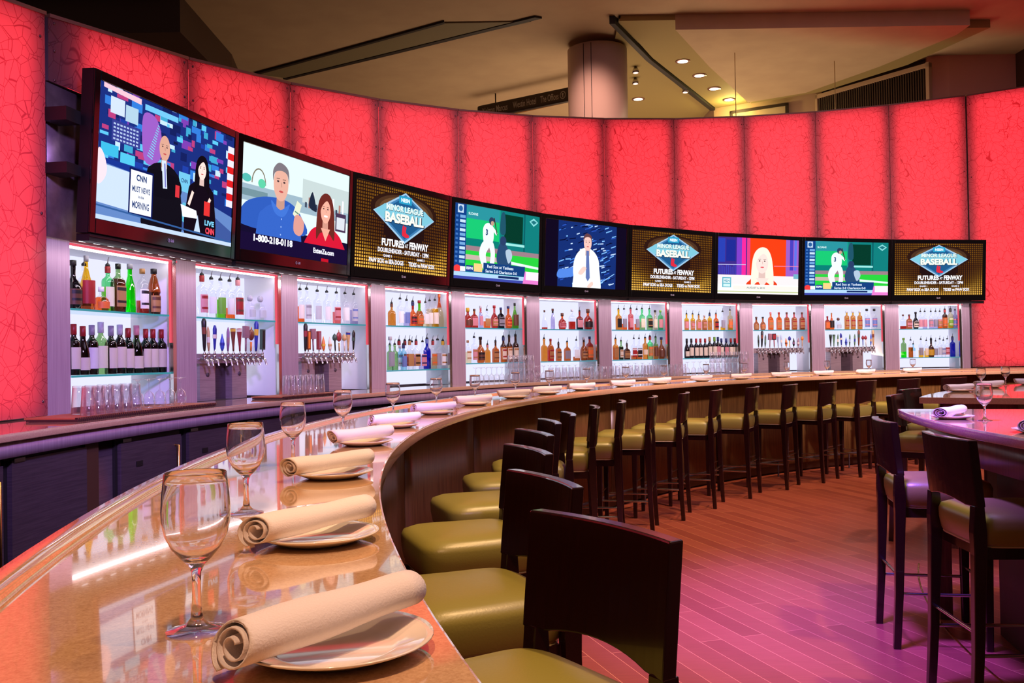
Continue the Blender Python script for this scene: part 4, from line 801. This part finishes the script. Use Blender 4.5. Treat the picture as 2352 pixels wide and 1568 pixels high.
def art_baseball():
    a = Art((0, 0, 16, 9)); a.rect(0, 0, 16, 9, (34, 16, 16))
    a.begin(1)
    for i in range(46):
        for j in range(26):
            x, y = .17+i*.348, .17+j*.345; d_ = math.hypot((x-8)/8.4, (y-4.6)/4.6)
            lo = max(0, .55-y/9)*1.5; g_ = math.exp(-((x-8)**2/14+(y-7)**2/3)); v = min(1, .04+1.0*lo*min(1, d_)**1.5+.14*d_+.7*g_)
            v *= min(1, max(.12, d_*1.15-.15)) if y < 5.5 else 1
            if d_ > .42 or y > 5 or y < .9: a.rect(x-.11, y-.11, x+.11, y+.11, (int(70+185*v), int(34+160*v), int(14+70*v*v)))
    a.end()
    for k in range(7):
        s_ = 1-k/8; a.ell(8, 6.6, 5.8*s_, 2.0*s_, tuple(int(c) for c in (44+28*k, 22+24*k, 16+14*k)), 28)
    a.poly([(8, 3.1), (13.3, 6.2), (8, 8.7), (2.7, 6.2)], (150, 190, 220)); a.poly([(8, 3.35), (12.8, 6.2), (8, 8.5), (3.2, 6.2)], (60, 120, 170)); a.poly([(8, 3.6), (12.2, 6.15), (8, 8.3), (3.8, 6.15)], (30, 84, 132))
    a.poly([(2.9, 6.2), (4.4, 5.5), (11.6, 5.5), (13.1, 6.2), (11.5, 7.1), (4.5, 7.1)], (120, 190, 210))
    a.rect(6.9, 7.45, 9.1, 8.3, (40, 150, 190)); a.text('NESN', 8, 7.87, .45, 1.5, (225, 240, 250), .05)
    a.text('MINOR LEAGUE', 8.04, 6.82, .72, 6.5, (20, 40, 70), .06); a.text('MINOR LEAGUE', 8, 6.86, .68, 6.4, (214, 236, 232), .045)
    a.text('BASEBALL', 8.05, 5.72, 1.2, 6.9, (20, 40, 70), .07); a.text('BASEBALL', 8, 5.77, 1.1, 6.7, (232, 240, 226), .05)
    for dx, dy in ((-.12, 0), (.22, -.1)): a.curve([(7.75+dx, 5.0+dy), (8.05+dx, 5.05+dy), (8.0+dx, 4.45+dy), (8.5+dx, 4.2+dy), (8.45+dx, 3.95+dy), (7.7+dx, 4.0+dy)], (214, 40, 60))
    a.text('FUTURES', 6.1, 3.0, .8, 3.8, (240, 240, 245), .045); a.text('AT', 8.4, 2.9, .42, .55, (240, 240, 245), .03); a.text('FENWAY', 10.6, 3.0, .8, 3.4, (240, 240, 245), .045)
    a.text('DOUBLEHEADER - SATURDAY - 12PM', 8, 2.15, .5, 8.8, (235, 235, 245), .04)
    a.text('GAME 1', 5.2, 1.55, .28, 1.4, (230, 230, 245), .03); a.text('GAME 2', 11.0, 1.55, .28, 1.4, (230, 230, 245), .03)
    a.text('PAW SOX vs SEA DOGS', 5.1, .95, .5, 5.7, (236, 236, 248), .04); a.text('TIDES vs PAW SOX', 11.2, .95, .5, 4.8, (236, 236, 248), .04); return a
def art_game():
    a = Art((0, 0, 16, 9)); a.rect(0, 0, 16, 9, (22, 150, 130)); a.rect(2, 5.0, 8.0, 7.4, (24, 190, 110)); a.rect(8.2, 3.9, 16, 9, (16, 120, 118)); a.rect(9.0, 5.1, 12.6, 8.6, (6, 54, 40)); a.rect(12.8, 4.0, 13.1, 9, (12, 90, 96)); a.rect(2, 7.4, 8, 9, (40, 140, 150))
    a.rect(8.4, 4.7, 13, 5.0, (150, 220, 215)); a.rect(2, 3.5, 16, 4.1, (150, 120, 130)); a.rect(2, 4.1, 8, 5.0, (10, 120, 110)); a.rect(2, 1.2, 16, 3.5, (40, 200, 60)); a.poly([(9, 2.8), (16, 2.3), (16, 2.0), (9, 2.4)], (220, 230, 230)); a.rect(2, 2.4, 10, 3.0, (190, 170, 160))
    a.poly([(13.9, 8.2), (14.8, 8.7), (15.7, 8.2), (14.8, 7.6)], (130, 210, 210)); a.poly([(14.2, 8.2), (14.8, 8.45), (15.4, 8.2), (14.8, 7.85)], (30, 110, 120))
    a.text('SLOANS', 3.2, 8.0, .32, 1.7, (220, 240, 240))
    W1 = (226, 236, 236)
    a.curve([(5.3, 4.6), (5.0, 6.3), (5.6, 7.1), (6.6, 7.0), (7.0, 5.9), (6.7, 4.7)], W1); a.curve([(5.1, 4.8), (4.4, 3.3), (5.2, 1.4), (6.0, 1.4), (5.6, 3.2), (6.3, 4.4)], W1); a.curve([(5.9, 4.8), (6.5, 3.4), (6.3, 1.2), (7.0, 1.2), (7.3, 3.4), (6.9, 4.8)], W1)
    a.line(6.5, 6.8, 7.6, 5.9, .4, W1); a.ell(6.55, 7.45, .5, .5, (40, 60, 90)); a.ell(6.7, 7.2, .3, .3, (190, 150, 130)); a.line(7.6, 5.9, 7.0, 7.9, .16, (60, 40, 40)); a.text('3', 5.7, 6.0, .8, .4, (50, 80, 120), .05)
    a.curve([(8.0, 2.0), (7.6, 3.2), (8.2, 4.9), (9.2, 4.9), (10.2, 3.4), (10.4, 2.0), (9.4, 1.6)], (40, 70, 110)); a.ell(8.8, 5.2, .6, .6, (40, 60, 100)); a.curve([(9.3, 3.9), (10.2, 4.2), (10.6, 3.3), (9.9, 2.4)], (170, 190, 210)); a.curve([(8.2, 6.2), (8.3, 8.4), (9.0, 8.7), (9.2, 6.2)], (30, 80, 100))
    a.rect(0, 0, 2, 9, (16, 60, 130)); a.rect(.5, 7.9, 1.5, 8.9, (190, 210, 230)); a.ell(1.0, 8.4, .35, .35, (40, 90, 150))
    for k in range(11): a.rect(.9, 1.9+k*.54, 1.85, 2.25+k*.54, (190, 215, 235) if k % 2 else (110, 160, 210)); a.rect(.2, 1.95+k*.54, .6, 2.2+k*.54, (60, 110, 180))
    a.rect(0, .9, 16, 1.25, (30, 80, 150)); a.ell(.6, 1.2, .6, .45, (230, 60, 60)); a.rect(1.1, .9, 2.0, 1.5, (235, 235, 245)); a.rect(2.1, 1.0, 3.4, 1.7, (30, 60, 130)); a.text('ESPN', 2.75, 1.35, .35, 1.1, (230, 235, 250), .04); a.rect(3.5, 1.0, 5.0, 2.0, (240, 200, 130))
    a.rect(5.2, .9, 13.2, 2.2, (20, 60, 120)); a.text('Red Sox at Yankees', 8.4, 1.8, .4, 5.0, (220, 235, 250)); a.text('Series 2-0 Charleston 0-0', 8.6, 1.2, .38, 6, (220, 235, 250)); a.rect(0, .35, 16, .85, (170, 205, 240)); a.rect(0, 0, 16, .35, (60, 70, 160)); a.rect(8, .45, 12, .75, (20, 40, 90)); a.poly([(13.2, 1.6), (16, 1.6), (16, 0), (12.8, 0)], (225, 120, 200)); a.rect(13.4, .5, 16, 1.6, (250, 225, 245)); return a
def art_anchor():
    a = Art((0, 0, 16, 9)); r = random.Random(11); a.rect(0, 0, 16, 9, (16, 8, 30)); a.rect(2.4, 0, 13.9, 9, (20, 44, 110)); a.begin(14)
    for k in range(150):
        x, y = r.uniform(2.5, 13.0), r.uniform(.3, 8.7); l = r.uniform(.3, 1.3); t_ = r.uniform(.1, .5)
        c_ = r.choice([(60, 120, 215), (120, 180, 240), (14, 24, 70), (10, 14, 50), (40, 80, 180), (190, 215, 250)])
        a.poly([(x, y), (min(13.8, x+l), min(8.9, y+l*t_)), (min(13.8, x+l), min(8.9, y+l*t_+.14)), (x, y+.16)], c_)
    a.end(); a.curve([(2.5, 1.2), (5.5, 1.6), (6.6, 3.1), (4.2, 2.5), (2.6, 2.3)], (80, 130, 220)); a.line(9.6, .2, 13.6, 2.2, .12, (140, 190, 240))
    a.curve([(5.4, 1.6), (5.5, 3.8), (6.6, 5.2), (8.0, 5.6), (9.5, 5.0), (10.4, 3.6), (10.2, 1.4), (9.4, 0), (6.6, 0)], (232, 240, 240))
    person(a, 8.05, 5.3, 2.1, (236, 190, 180), (96, 60, 66), (232, 240, 240), sh=.95)
    a.poly([(7.8, 5.2), (8.3, 5.2), (8.6, 1.4), (8.2, .9), (7.8, 1.4)], (90, 110, 170)); a.curve([(6.3, 2.0), (7.2, 2.9), (7.9, 2.7), (7.0, 1.8)], (236, 200, 190)); a.curve([(8.1, .2), (9.0, .9), (9.3, .5), (8.6, 0)], (236, 200, 190)); return a
def art_blonde():
    a = Art((0, 0, 16, 9)); a.rect(0, 0, 16, 9, (60, 40, 130)); a.rect(0, 5.0, 1.4, 8.8, (40, 60, 170)); a.rect(1.6, 5.2, 3.4, 8.6, (30, 40, 140)); a.rect(3.6, 3.0, 4.6, 9, (120, 60, 190)); a.rect(4.6, 3.0, 5.4, 9, (236, 40, 150)); a.rect(5.6, 2.6, 6.2, 9, (220, 60, 130)); a.rect(6.2, 2.5, 14, 9, (240, 60, 20)); a.rect(13.4, 3, 16, 9, (150, 90, 190)); a.rect(14.2, 4, 14.9, 9, (70, 60, 180)); a.rect(15.1, 4, 15.6, 9, (90, 110, 220))
    for k in range(10): a.rect(.2+k*.35, 3.1, .4+k*.35, 4.6-.1*(k % 4), (60, 60, 170))
    a.line(0, 4.6, 5.4, 4.7, .1, (190, 190, 230)); a.line(11, 4.6, 16, 4.7, .1, (230, 130, 160)); a.rect(0, 0, 16, 3.0, (240, 226, 228)); a.rect(15, 2.6, 16, 3.4, (110, 170, 190))
    person(a, 8.6, 3.6, 3.4, (250, 214, 206), (250, 230, 214), (222, 60, 26), long_hair=True, sh=.85); a.poly([(7.4, 2.6), (10.0, 2.6), (8.7, 1.0)], (250, 214, 206)); a.ell(8.62, 4.34, .36, .11, (220, 80, 90), 10)
    a.rect(0, 0, 16, 1.5, (246, 240, 236)); a.rect(.9, 1.0, 2.6, 2.6, (90, 170, 190)); a.rect(1.1, 1.7, 2.4, 2.4, (226, 246, 240)); a.rect(1.1, 1.1, 2.4, 1.55, (200, 230, 230)); a.text('HLN', 1.75, 2.05, .4, 1.1, (60, 140, 170), .04)
    a.rect(3, .65, 16, 1.3, (232, 228, 220)); a.text('AUGUST 6, 2010', 7.4, .98, .34, 3.6, (120, 130, 130)); a.rect(0, .25, 16, .45, (190, 200, 150)); return a
ARTS = dict(news=art_news, couple=art_couple, baseball=art_baseball, game=art_game, anchor=art_anchor, blonde=art_blonde)
SHOW = [('news', 'flat screen television showing newsroom with two presenters'), ('couple', 'flat screen television showing man in blue beside woman in red'), ('baseball', 'flat screen showing gold dotted baseball advert above spirits niches, between couple and ballgame screens'), ('game', 'flat screen television showing green ballgame beside the white-shirted presenter screen'), ('anchor', 'flat screen television showing presenter in white shirt and tie'), ('baseball', 'flat screen showing gold dotted baseball advert between white-shirted and blonde presenter screens'), ('blonde', 'flat screen television showing blonde presenter in orange before red wall'), ('game', 'flat screen television showing green ballgame beside the blonde presenter screen'), ('baseball', 'flat screen showing gold dotted baseball advert at the far end of the screens')]
T0, DT = 171.0295, -8.5095
SMESH = {}
body, frm, sw, sh_, sb = tv_frame_parts()
bm_body = body.mesh('casing', ['black_matte']); bm_frm = frm.mesh('bezel', ['black_plastic'])
for k, (art, lab) in enumerate(SHOW):
    am = T0+DT*(k+.5); rr = RT*math.cos(R_(DT/2))
    p = P2(W, rr, am)
    t = thing('television', (p.x, p.y, 2.105), rz_out(am), lab, 'television', 'curved row of wall televisions')
    t.rotation_euler = (R_(3.2), 0, rz_out(am)); t.location = polar(W, rr+.012, am, 2.105)
    for nm_, me in (('casing', bm_body), ('bezel', bm_frm)):
        o = bpy.data.objects.new(nm_, me); C.objects.link(o); o.parent = t
        if nm_ == 'bezel':
            bv = o.modifiers.new('edge', 'BEVEL'); bv.width = .004; bv.segments = 2; bv.limit_method = 'ANGLE'
    b = MB(); b.add([(-sw/2, -.002, sb), (sw/2, -.002, sb), (sw/2, -.002, sb+sh_), (-sw/2, -.002, sb+sh_)], [(0, 1, 2, 3)]); o = b.build('screen', 'black_plastic', t)
    if art not in SMESH: po = ARTS[art]().build('picture', 'screen_picture', o, sw, sh_, zc=sb+sh_/2, y=-.003, step=.00006); SMESH[art] = po.data
    else: po = bpy.data.objects.new('picture', SMESH[art]); C.objects.link(po); po.parent = o
    if 'logo' not in SMESH:
        a_ = Art()
        for j in range(16):
            t0, t1 = 2*PI*j/16, 2*PI*(j+1)/16
            a_.poly([(-.26+.1*math.cos(t0), .1*math.sin(t0)), (-.26+.1*math.cos(t1), .1*math.sin(t1)), (-.26+.075*math.cos(t1), .075*math.sin(t1)), (-.26+.075*math.cos(t0), .075*math.sin(t0))], (190, 190, 200))
        a_.rect(-.27, -.05, -.25, .06, (190, 190, 200)); a_.rect(-.27, -.05, -.2, -.03, (190, 190, 200)); a_.text('LG', .02, 0, .15, .26, (200, 200, 210), .04)
        lo = a_.build('logo', 'flat_colour', t, .12, .12, xc=.06, zc=.06+.044, y=-.0135, unit=(1, 1)); SMESH['logo'] = lo.data
    else: lo = bpy.data.objects.new('logo', SMESH['logo']); C.objects.link(lo); lo.parent = t
    b = MB(); b.box(-.76, .76, .0, .085, -.045, -.004); b.build('mounting_rail', 'black_matte', t)
    b = MB(); b.box(-.76, .76, -.004, 0, -.02, -.012); b.build('trim_line', 'rail_grey', t)
    b = MB()
    for j in range(12): b.box(-.72+j*.125, -.675+j*.125, .088, .100, -.045, -.040)
    b.build('light_strip', 'led_front', t)

# ------------------------------------------------------------------ the bar
t = thing('bar_counter', label='long curved bar with polished speckled quartz top and brown wood front', cat='bar')
def bar_arc(r0, r1, z0, z1, n=90, a0=206, a1=96): b = MB(); b.arc(B, r0, r1, a0, a1, z0, z1, n, smooth=True); return b
bar_arc(RG, RI-.055, ZB-.042, ZB, 110).build('countertop', 'quartz', t, bevel=.004)
b = MB(); n = 110; vs = []
lp = [(RI-.056, ZB-.001), (RI-.050, ZB+.010), (RI-.006, ZB+.012), (RI, ZB+.006), (RI, ZB-.06), (RI-.03, ZB-.06), (RI-.056, ZB-.04)]
for i in range(n+1):
    a = R_(206-110*i/n)
    for r, z in lp: vs.append((B.x+r*math.cos(a), B.y+r*math.sin(a), z))
m_ = len(lp); fs = [(i*m_+k, i*m_+(k+1) % m_, (i+1)*m_+(k+1) % m_, (i+1)*m_+k) for i in range(n) for k in range(m_)]
b.add(vs, fs, 0, True); b.add(vs[:m_], [tuple(range(m_))]); b.add(vs[-m_:], [tuple(range(m_))[::-1]]); b.build('raised_lip', 'quartz', t, fix=True)
for k in range(13):
    a1 = 205.0-8.45*k+.06; a0 = a1-8.45+.06-.06
    b = MB(); b.arc(B, 8.76, 8.79, a1-.03, a0+.03, .10, ZB-.043, 8, smooth=True); b.build('front_panel', 'veneer', t)
bar_arc(8.79, 8.86, .02, ZB-.05, 90).build('carcass', 'dark_brown', t)
bar_arc(8.86, 9.0, .25, ZB-.06, 60).build('back_shelf', 'dark_steel', t)
bar_arc(8.82, 8.86, 0.0, .10, 60).build('toe_kick', 'dark_brown', t)
b = MB(); pts = [polar(B, 8.64, 206-110*k/100, .17) for k in range(101)]; b.tube(pts, .013, 8); b.build('foot_rail', 'dark_steel', t)
for k in range(14):
    a = 200-8.1*k; b = MB(); p = polar(B, 8.64, a, 0); b.tube([(p[0], p[1], 0.0), (p[0], p[1], .17)], .009, 8); b.build('rail_post', 'dark_steel', t)
b = MB(); b.arc(B, 9.04, 9.30, 206, 178, .78, .83, 40, smooth=True); b.arc(B, 9.28, 9.30, 206, 178, .83, .87, 40, smooth=True)
tag(b.build('speed_rail', 'steel'), 'stainless bottle rail running along the bartender side of the bar', 'shelf')

# ------------------------------------------------------------------ bar stools
def make_stool(loc, rz, label, group):
    t = thing('bar_stool', loc, rz, label, 'stool', group)
    # cushion
    zr = [(.645, .198, .196), (.66, .205, .203), (.70, .212, .210), (.735, .213, .211), (.755, .205, .203), (.768, .175, .172), (.776, .11, .105), (.779, .03, .03)]
    vs = []; n = 40
    for z, rx, ry in zr:
        for k in range(n):
            a = 2*PI*k/n; ca, sa = math.cos(a), math.sin(a); e = 2/6 if rx > .15 else (2/4 if rx > .08 else 1)
            x = math.copysign(abs(ca)**e, ca)*rx; y = math.copysign(abs(sa)**e, sa)*ry
            vs.append((x*(1.0+(.04 if sa > 0 else 0)), y, z))
    fs = [(i*n+k, i*n+(k+1) % n, (i+1)*n+(k+1) % n, (i+1)*n+k) for i in range(len(zr)-1) for k in range(n)]
    b = MB(); b.add(vs, fs+[tuple(range(n))[::-1], tuple(range((len(zr)-1)*n, len(zr)*n))], 0, True); o = b.build('seat', 'olive_vinyl', t)
    b = MB(); b.tube([Vector(vs[k % n])+Vector((0, 0, .001)) for k in range(n+1)], .0035, 6, cap=False); b.build('seat_piping', 'piping', o)
    b = MB(); b.box(-.19, .19, -.18, .18, .60, .645); b.build('seat_frame', 'espresso', t)
    # backrest: curved slab
    W2 = .218; nx = 14
    def yb(x, z): return -.215-(z-.76)*.10-.028*(1-(x/W2)**2)
    vs = []
    for k in range(nx+1):
        x = -W2+2*W2*k/nx; u = abs(x/W2); zb = .795+(.018*(1-(u/.72)**2) if u < .72 else -.0); zt = 1.04
        for y0, z in ((0, zb), (0, zt), (-.034, zt), (-.034, zb)): vs.append((x, yb(x, z)+y0+.034, z))
    fs = [(k*4+j, (k+1)*4+j, (k+1)*4+(j+1) % 4, k*4+(j+1) % 4) for k in range(nx) for j in range(4)]+[(0, 1, 2, 3), (nx*4+3, nx*4+2, nx*4+1, nx*4)]
    b = MB(); b.add(vs, fs, 0, True); o = b.build('backrest', 'espresso', t, fix=True, bevel=.004)
    o.data.polygons.foreach_set('use_smooth', [False]*len(o.data.polygons))
    # legs
    for s_ in (-1, 1):
        b = MB(); st = [(0, -.232, .030, .032), (.25, -.218, .034, .036), (.62, -.206, .040, .046), (.70, -.206, .042, .05), (.80, -.207, .042, .036)]
        vs = []
        for z, y, wx, wy in st:
            x = s_*(W2-.0)-s_*wx; xa, xb = sorted((s_*W2, x)); vs += [(xa, y-wy/2, z), (xb, y-wy/2, z), (xb, y+wy/2, z), (xa, y+wy/2, z)]
        fs = [(i*4+j, i*4+(j+1) % 4, (i+1)*4+(j+1) % 4, (i+1)*4+j) for i in range(len(st)-1) for j in range(4)]+[(3, 2, 1, 0), (16, 17, 18, 19)]
        b.add(vs, fs); b.build('leg', 'espresso', t, fix=True, bevel=.003)
        b = MB(); vs = []
        for z, wd in ((0, .030), (.62, .044)):
            x = s_*.185; y = .168; vs += [(x-wd/2, y-wd/2, z), (x+wd/2, y-wd/2, z), (x+wd/2, y+wd/2, z), (x-wd/2, y+wd/2, z)]
        b.add(vs, [(0, 1, 5, 4), (1, 2, 6, 5), (2, 3, 7, 6), (3, 0, 4, 7), (3, 2, 1, 0), (4, 5, 6, 7)]); b.build('leg', 'espresso', t, bevel=.003)
    for nm_, p0, p1 in (('foot_rail', (-.185, .168, .30), (.185, .168, .30)), ('side_rail', (-.195, -.215, .25), (-.187, .168, .25)), ('side_rail', (.195, -.215, .25), (.187, .168, .25)), ('back_rail', (-.20, -.215, .33), (.20, -.215, .33))):
        b = MB(); b.tube([p0, p1], .0075, 8); b.build(nm_, 'chrome', t)
    return t
SA = [189.9, 184.9, 179.3, 174.2, 169.5, 165.3, 160.35, 155.7, 150.6, 145.8, 141.1, 136.1, 131.1, 126.3, 121.6, 116.6, 111.5]
def stool_label(k): return 'dark wood bar stool with olive seat, %s along bar from near end' % ORD[k+1]
ROT = [24, 18, 20, 24, 20, 18, 17, 16, 16, 16, 16, 16, 16, 14, 12, 10, 8]        # the stools are swung the same way
def stool_at(k, rr=8.07):
    a, f = SA[k], SA[k]+ROT[k]; p = P2(B, rr, a); return (p.x+.225*math.cos(R_(f)), p.y+.225*math.sin(R_(f)), 0), rz_out(f)
ST = make_stool(*stool_at(0), stool_label(0), 'stools lined up along the bar'); index_kids(ST)
for k, a in enumerate(SA[1:], 1):
    c = copy_tree(ST); c.location, c.rotation_euler[2] = stool_at(k); c['label'] = stool_label(k)
for r_, a, lab in ((6.215, 176.85, 'dark wood bar stool at the front high table, seat close to the wine glass'), (6.215, 169.0, 'dark wood bar stool at the far corner of the front high table'), (6.16, 146.0, 'dark wood bar stool at the near corner of the rear high table'), (6.35, 136.5, 'dark wood bar stool tucked behind the rear high table')):
    c = copy_tree(ST); c.location = polar(B, r_, a, 0); c.rotation_euler[2] = R_(a+90); c['label'] = lab; c['group'] = 'stools at the high tables'

# ------------------------------------------------------------------ high tables
def table(a0, a1, rin, rout, label):
    t = thing('high_table', label=label, cat='table', group='curved high tables')
    b = MB(); b.arc(B, rin, rout, a1, a0, 1.008, 1.05, 60, smooth=True); b.build('tabletop', 'quartz', t, bevel=.003)
    b = MB(); b.arc(B, rin+.12, rin+.14, a1-1.2, a0+1.2, .86, 1.007, 30, smooth=True); b.arc(B, rout-.14, rout-.12, a1-1.2, a0+1.2, .86, 1.007, 30, smooth=True)
    b.arc(B, rin+.12, rout-.12, a0+1.35, a0+1.2, .86, 1.007, 1); b.arc(B, rin+.12, rout-.12, a1-1.2, a1-1.35, .86, 1.007, 1); b.build('apron', 'table_veneer', t)
    for aa, rr_ in ((a0+2.6, rout-.17), (a1-2.6, rout-.17), (a0+2.6, rin+.17), (a1-2.6, rin+.17)):
        b = MB(); b.arc(B, rr_-.03, rr_+.03, aa+.3, aa-.3, 0, .862, 1); b.build('leg', 'table_veneer', t)
    for q0, q1 in ((a0+9, a0+5), (a1-5, a1-9)): b = MB(); b.arc(B, rin+.36, rout-.36, q0, q1, 0.0, 1.005, 6); b.build('pedestal', 'dark_brown', t)
    return t
table(163.2, 196, 5.45, 6.28, 'curved quartz high table with purple-lit edge and one wine glass')
table(124, 150.8, 5.45, 6.15, 'curved quartz high table farther back with two wine glasses')
b = MB(); b.arc(B, 6.145, 6.155, 192, 154, 0.001, .004, 40); tag(b.build('floor_strip', 'gold_trim'), 'thin curved brass strip set in floor beside high table', 'floor strip')

# ------------------------------------------------------------------ wine glasses
GP = [(.0, 0.0), (.031, 0.0), (.0313, .0015), (.024, .0035), (.012, .0075), (.0065, .014), (.0048, .03), (.0044, .05), (.0050, .062), (.0085, .070), (.0165, .0775), (.0255, .0885), (.0318, .102), (.0350, .1165), (.0352, .128), (.0343, .142), (.0328, .156), (.0318, .1665), (.0312, .1672), (.0309, .1665), (.0319, .156), (.0334, .142), (.0343, .128), (.0341, .1165), (.0309, .102), (.0246, .0891), (.0150, .0795), (.0065, .0755), (0, .0745)]
b = MB(); b.lathe(GP, 48, caps=False, mats=[1]*4+[0]*24); bm = b.mesh('wine_glass', ['wine_glass_mat', 'bowl_glass'])
_b = bmesh.new(); _b.from_mesh(bm); bmesh.ops.remove_doubles(_b, verts=_b.verts, dist=1e-6); bmesh.ops.recalc_face_normals(_b, faces=_b.faces); _b.to_mesh(bm); _b.free()
GLM = bm
def wine_glass(loc, label, group, sc_=1.0):
    o = bpy.data.objects.new('wine_glass', GLM); C.objects.link(o); o.location = loc; o.scale = (sc_,)*3; o.rotation_euler[2] = rnd.uniform(0, 6); return tag(o, label, 'wine glass', group)
GA = [194.85, 189.9, 184.7, 178.9, 172.9, 167.6, 162.83, 157.81, 153.6, 148.97, 144.15, 139.48, 134.41, 129.93, 125.0, 120.43, 115.83, 111.15]
for k, a in enumerate(GA): wine_glass(polar(B, 8.745, a, ZB+.0006), 'empty wine glass on the bar, %s from its near end' % ORD[k+1], 'wine glasses along the bar')
wine_glass(polar(B, 6.07, 171.4, 1.05), 'empty wine glass on front high table between two folded napkins', 'wine glasses on high tables')
wine_glass(polar(B, 6.05, 135.4, 1.05), 'empty wine glass on rear high table, nearer of its two', 'wine glasses on high tables')
wine_glass(polar(B, 6.08, 129.6, 1.05), 'empty wine glass on rear high table, farther of its two', 'wine glasses on high tables')

# ------------------------------------------------------------------ bread plates with rolled napkins
b = MB(); b.lathe([(0, .004), (.055, .004), (.062, .006), (.088, .0145), (.095, .0165), (.0955, .0150), (.088, .0115), (.062, .0015), (.055, 0), (0, 0)], 48, caps=False)
PLM = b.mesh('bread_plate', ['china'])
def napkin_mesh(seed):
    """rolled cloth napkin: a spiral of cloth seen open at one end, its loose edge running diagonally along the roll"""
    r = random.Random(seed); Ln = .205; nl = 26; nt_ = 54; turns = 2.6; vs = []; fs = []
    th = .0022
    for side in (0, 1):
        for i in range(nl+1):
            u = i/nl; y = -Ln/2+Ln*u; taper = 1-.16*u+.05*math.sin(u*5+seed); sag = .0
            for j in range(nt_+1):
                v = j/nt_; ang = 2*PI*turns*v+.6-u*1.9
                rr = (.0045+.0215*v**.8)*taper+(.0008*math.sin(9*u+5*v+seed))+(th if side else 0)*.9
                if i == 0 or i == nl: rr *= .97
                x = rr*math.cos(ang)*1.18; z = rr*math.sin(ang)*.86
                yy = y+(.010*math.sin(ang*1.0+seed) if (i == 0) else 0)*v+(.012*math.sin(ang*.5+1)*(u > .98))
                vs.append((x, yy, z))
    s = (nl+1)*(nt_+1)
    def id_(sd, i, j): return sd*s+i*(nt_+1)+j
    for i in range(nl):
        for j in range(nt_):
            fs.append((id_(1, i, j), id_(1, i+1, j), id_(1, i+1, j+1), id_(1, i, j+1))); fs.append((id_(0, i, j), id_(0, i, j+1), id_(0, i+1, j+1), id_(0, i+1, j)))
        fs.append((id_(0, i, nt_), id_(1, i, nt_), id_(1, i+1, nt_), id_(0, i+1, nt_))); fs.append((id_(1, i, 0), id_(0, i, 0), id_(0, i+1, 0), id_(1, i+1, 0)))
    for j in range(nt_): fs.append((id_(0, 0, j), id_(1, 0, j), id_(1, 0, j+1), id_(0, 0, j+1))); fs.append((id_(1, nl, j), id_(0, nl, j), id_(0, nl, j+1), id_(1, nl, j+1)))
    b = MB(); b.add(vs, fs, 0, True); return b.mesh('rolled_napkin', ['napkin'])
NM = [napkin_mesh(k) for k in range(4)]
def setting(c2, r, a, z, k, where, group, dirdeg):
    p = polar(c2, r, a, z+.0004)
    o = bpy.data.objects.new('bread_plate', PLM); C.objects.link(o); o.location = p; tag(o, 'small cream plate under a rolled napkin, '+where, 'plate', 'bread plates '+group)
    n_ = bpy.data.objects.new('rolled_napkin', NM[k % 4]); C.objects.link(n_)
    d = Vector((math.cos(R_(dirdeg)), math.sin(R_(dirdeg))))
    n_.location = (p[0]-d.x*.012, p[1]-d.y*.012, z+.0375); n_.rotation_euler = (R_(2.0), 0, R_(dirdeg-90))
    tag(n_, 'rolled cream napkin on a small plate, '+where, 'napkin', 'rolled napkins '+group)
PA = [195.6, 191.9, 186.7, 181.3, 176.4, 170.9, 165.6, 160.2, 155.9, 151.4, 146.1, 141.5, 136.3, 131.5, 126.7, 121.8, 117.1, 112.05]
for k, a in enumerate(PA): setting(B, 8.61, a, ZB, k, '%s along the bar from its near end' % ORD[k+1], 'along the bar', a-180+34+rnd.uniform(-5, 5))
for r_, a, where, dd in ((6.17, 170.2, 'far end of the front high table', 40), (6.12, 177.3, 'beside the wine glass on the front high table', 40), (6.02, 142.0, 'near corner of the rear high table', 10), (6.02, 134.3, 'middle of the rear high table behind the glasses', -5), (6.0, 127.0, 'far end of the rear high table', -10)):
    setting(B, r_, a, 1.05, int(a), where, 'on the high tables', dd)
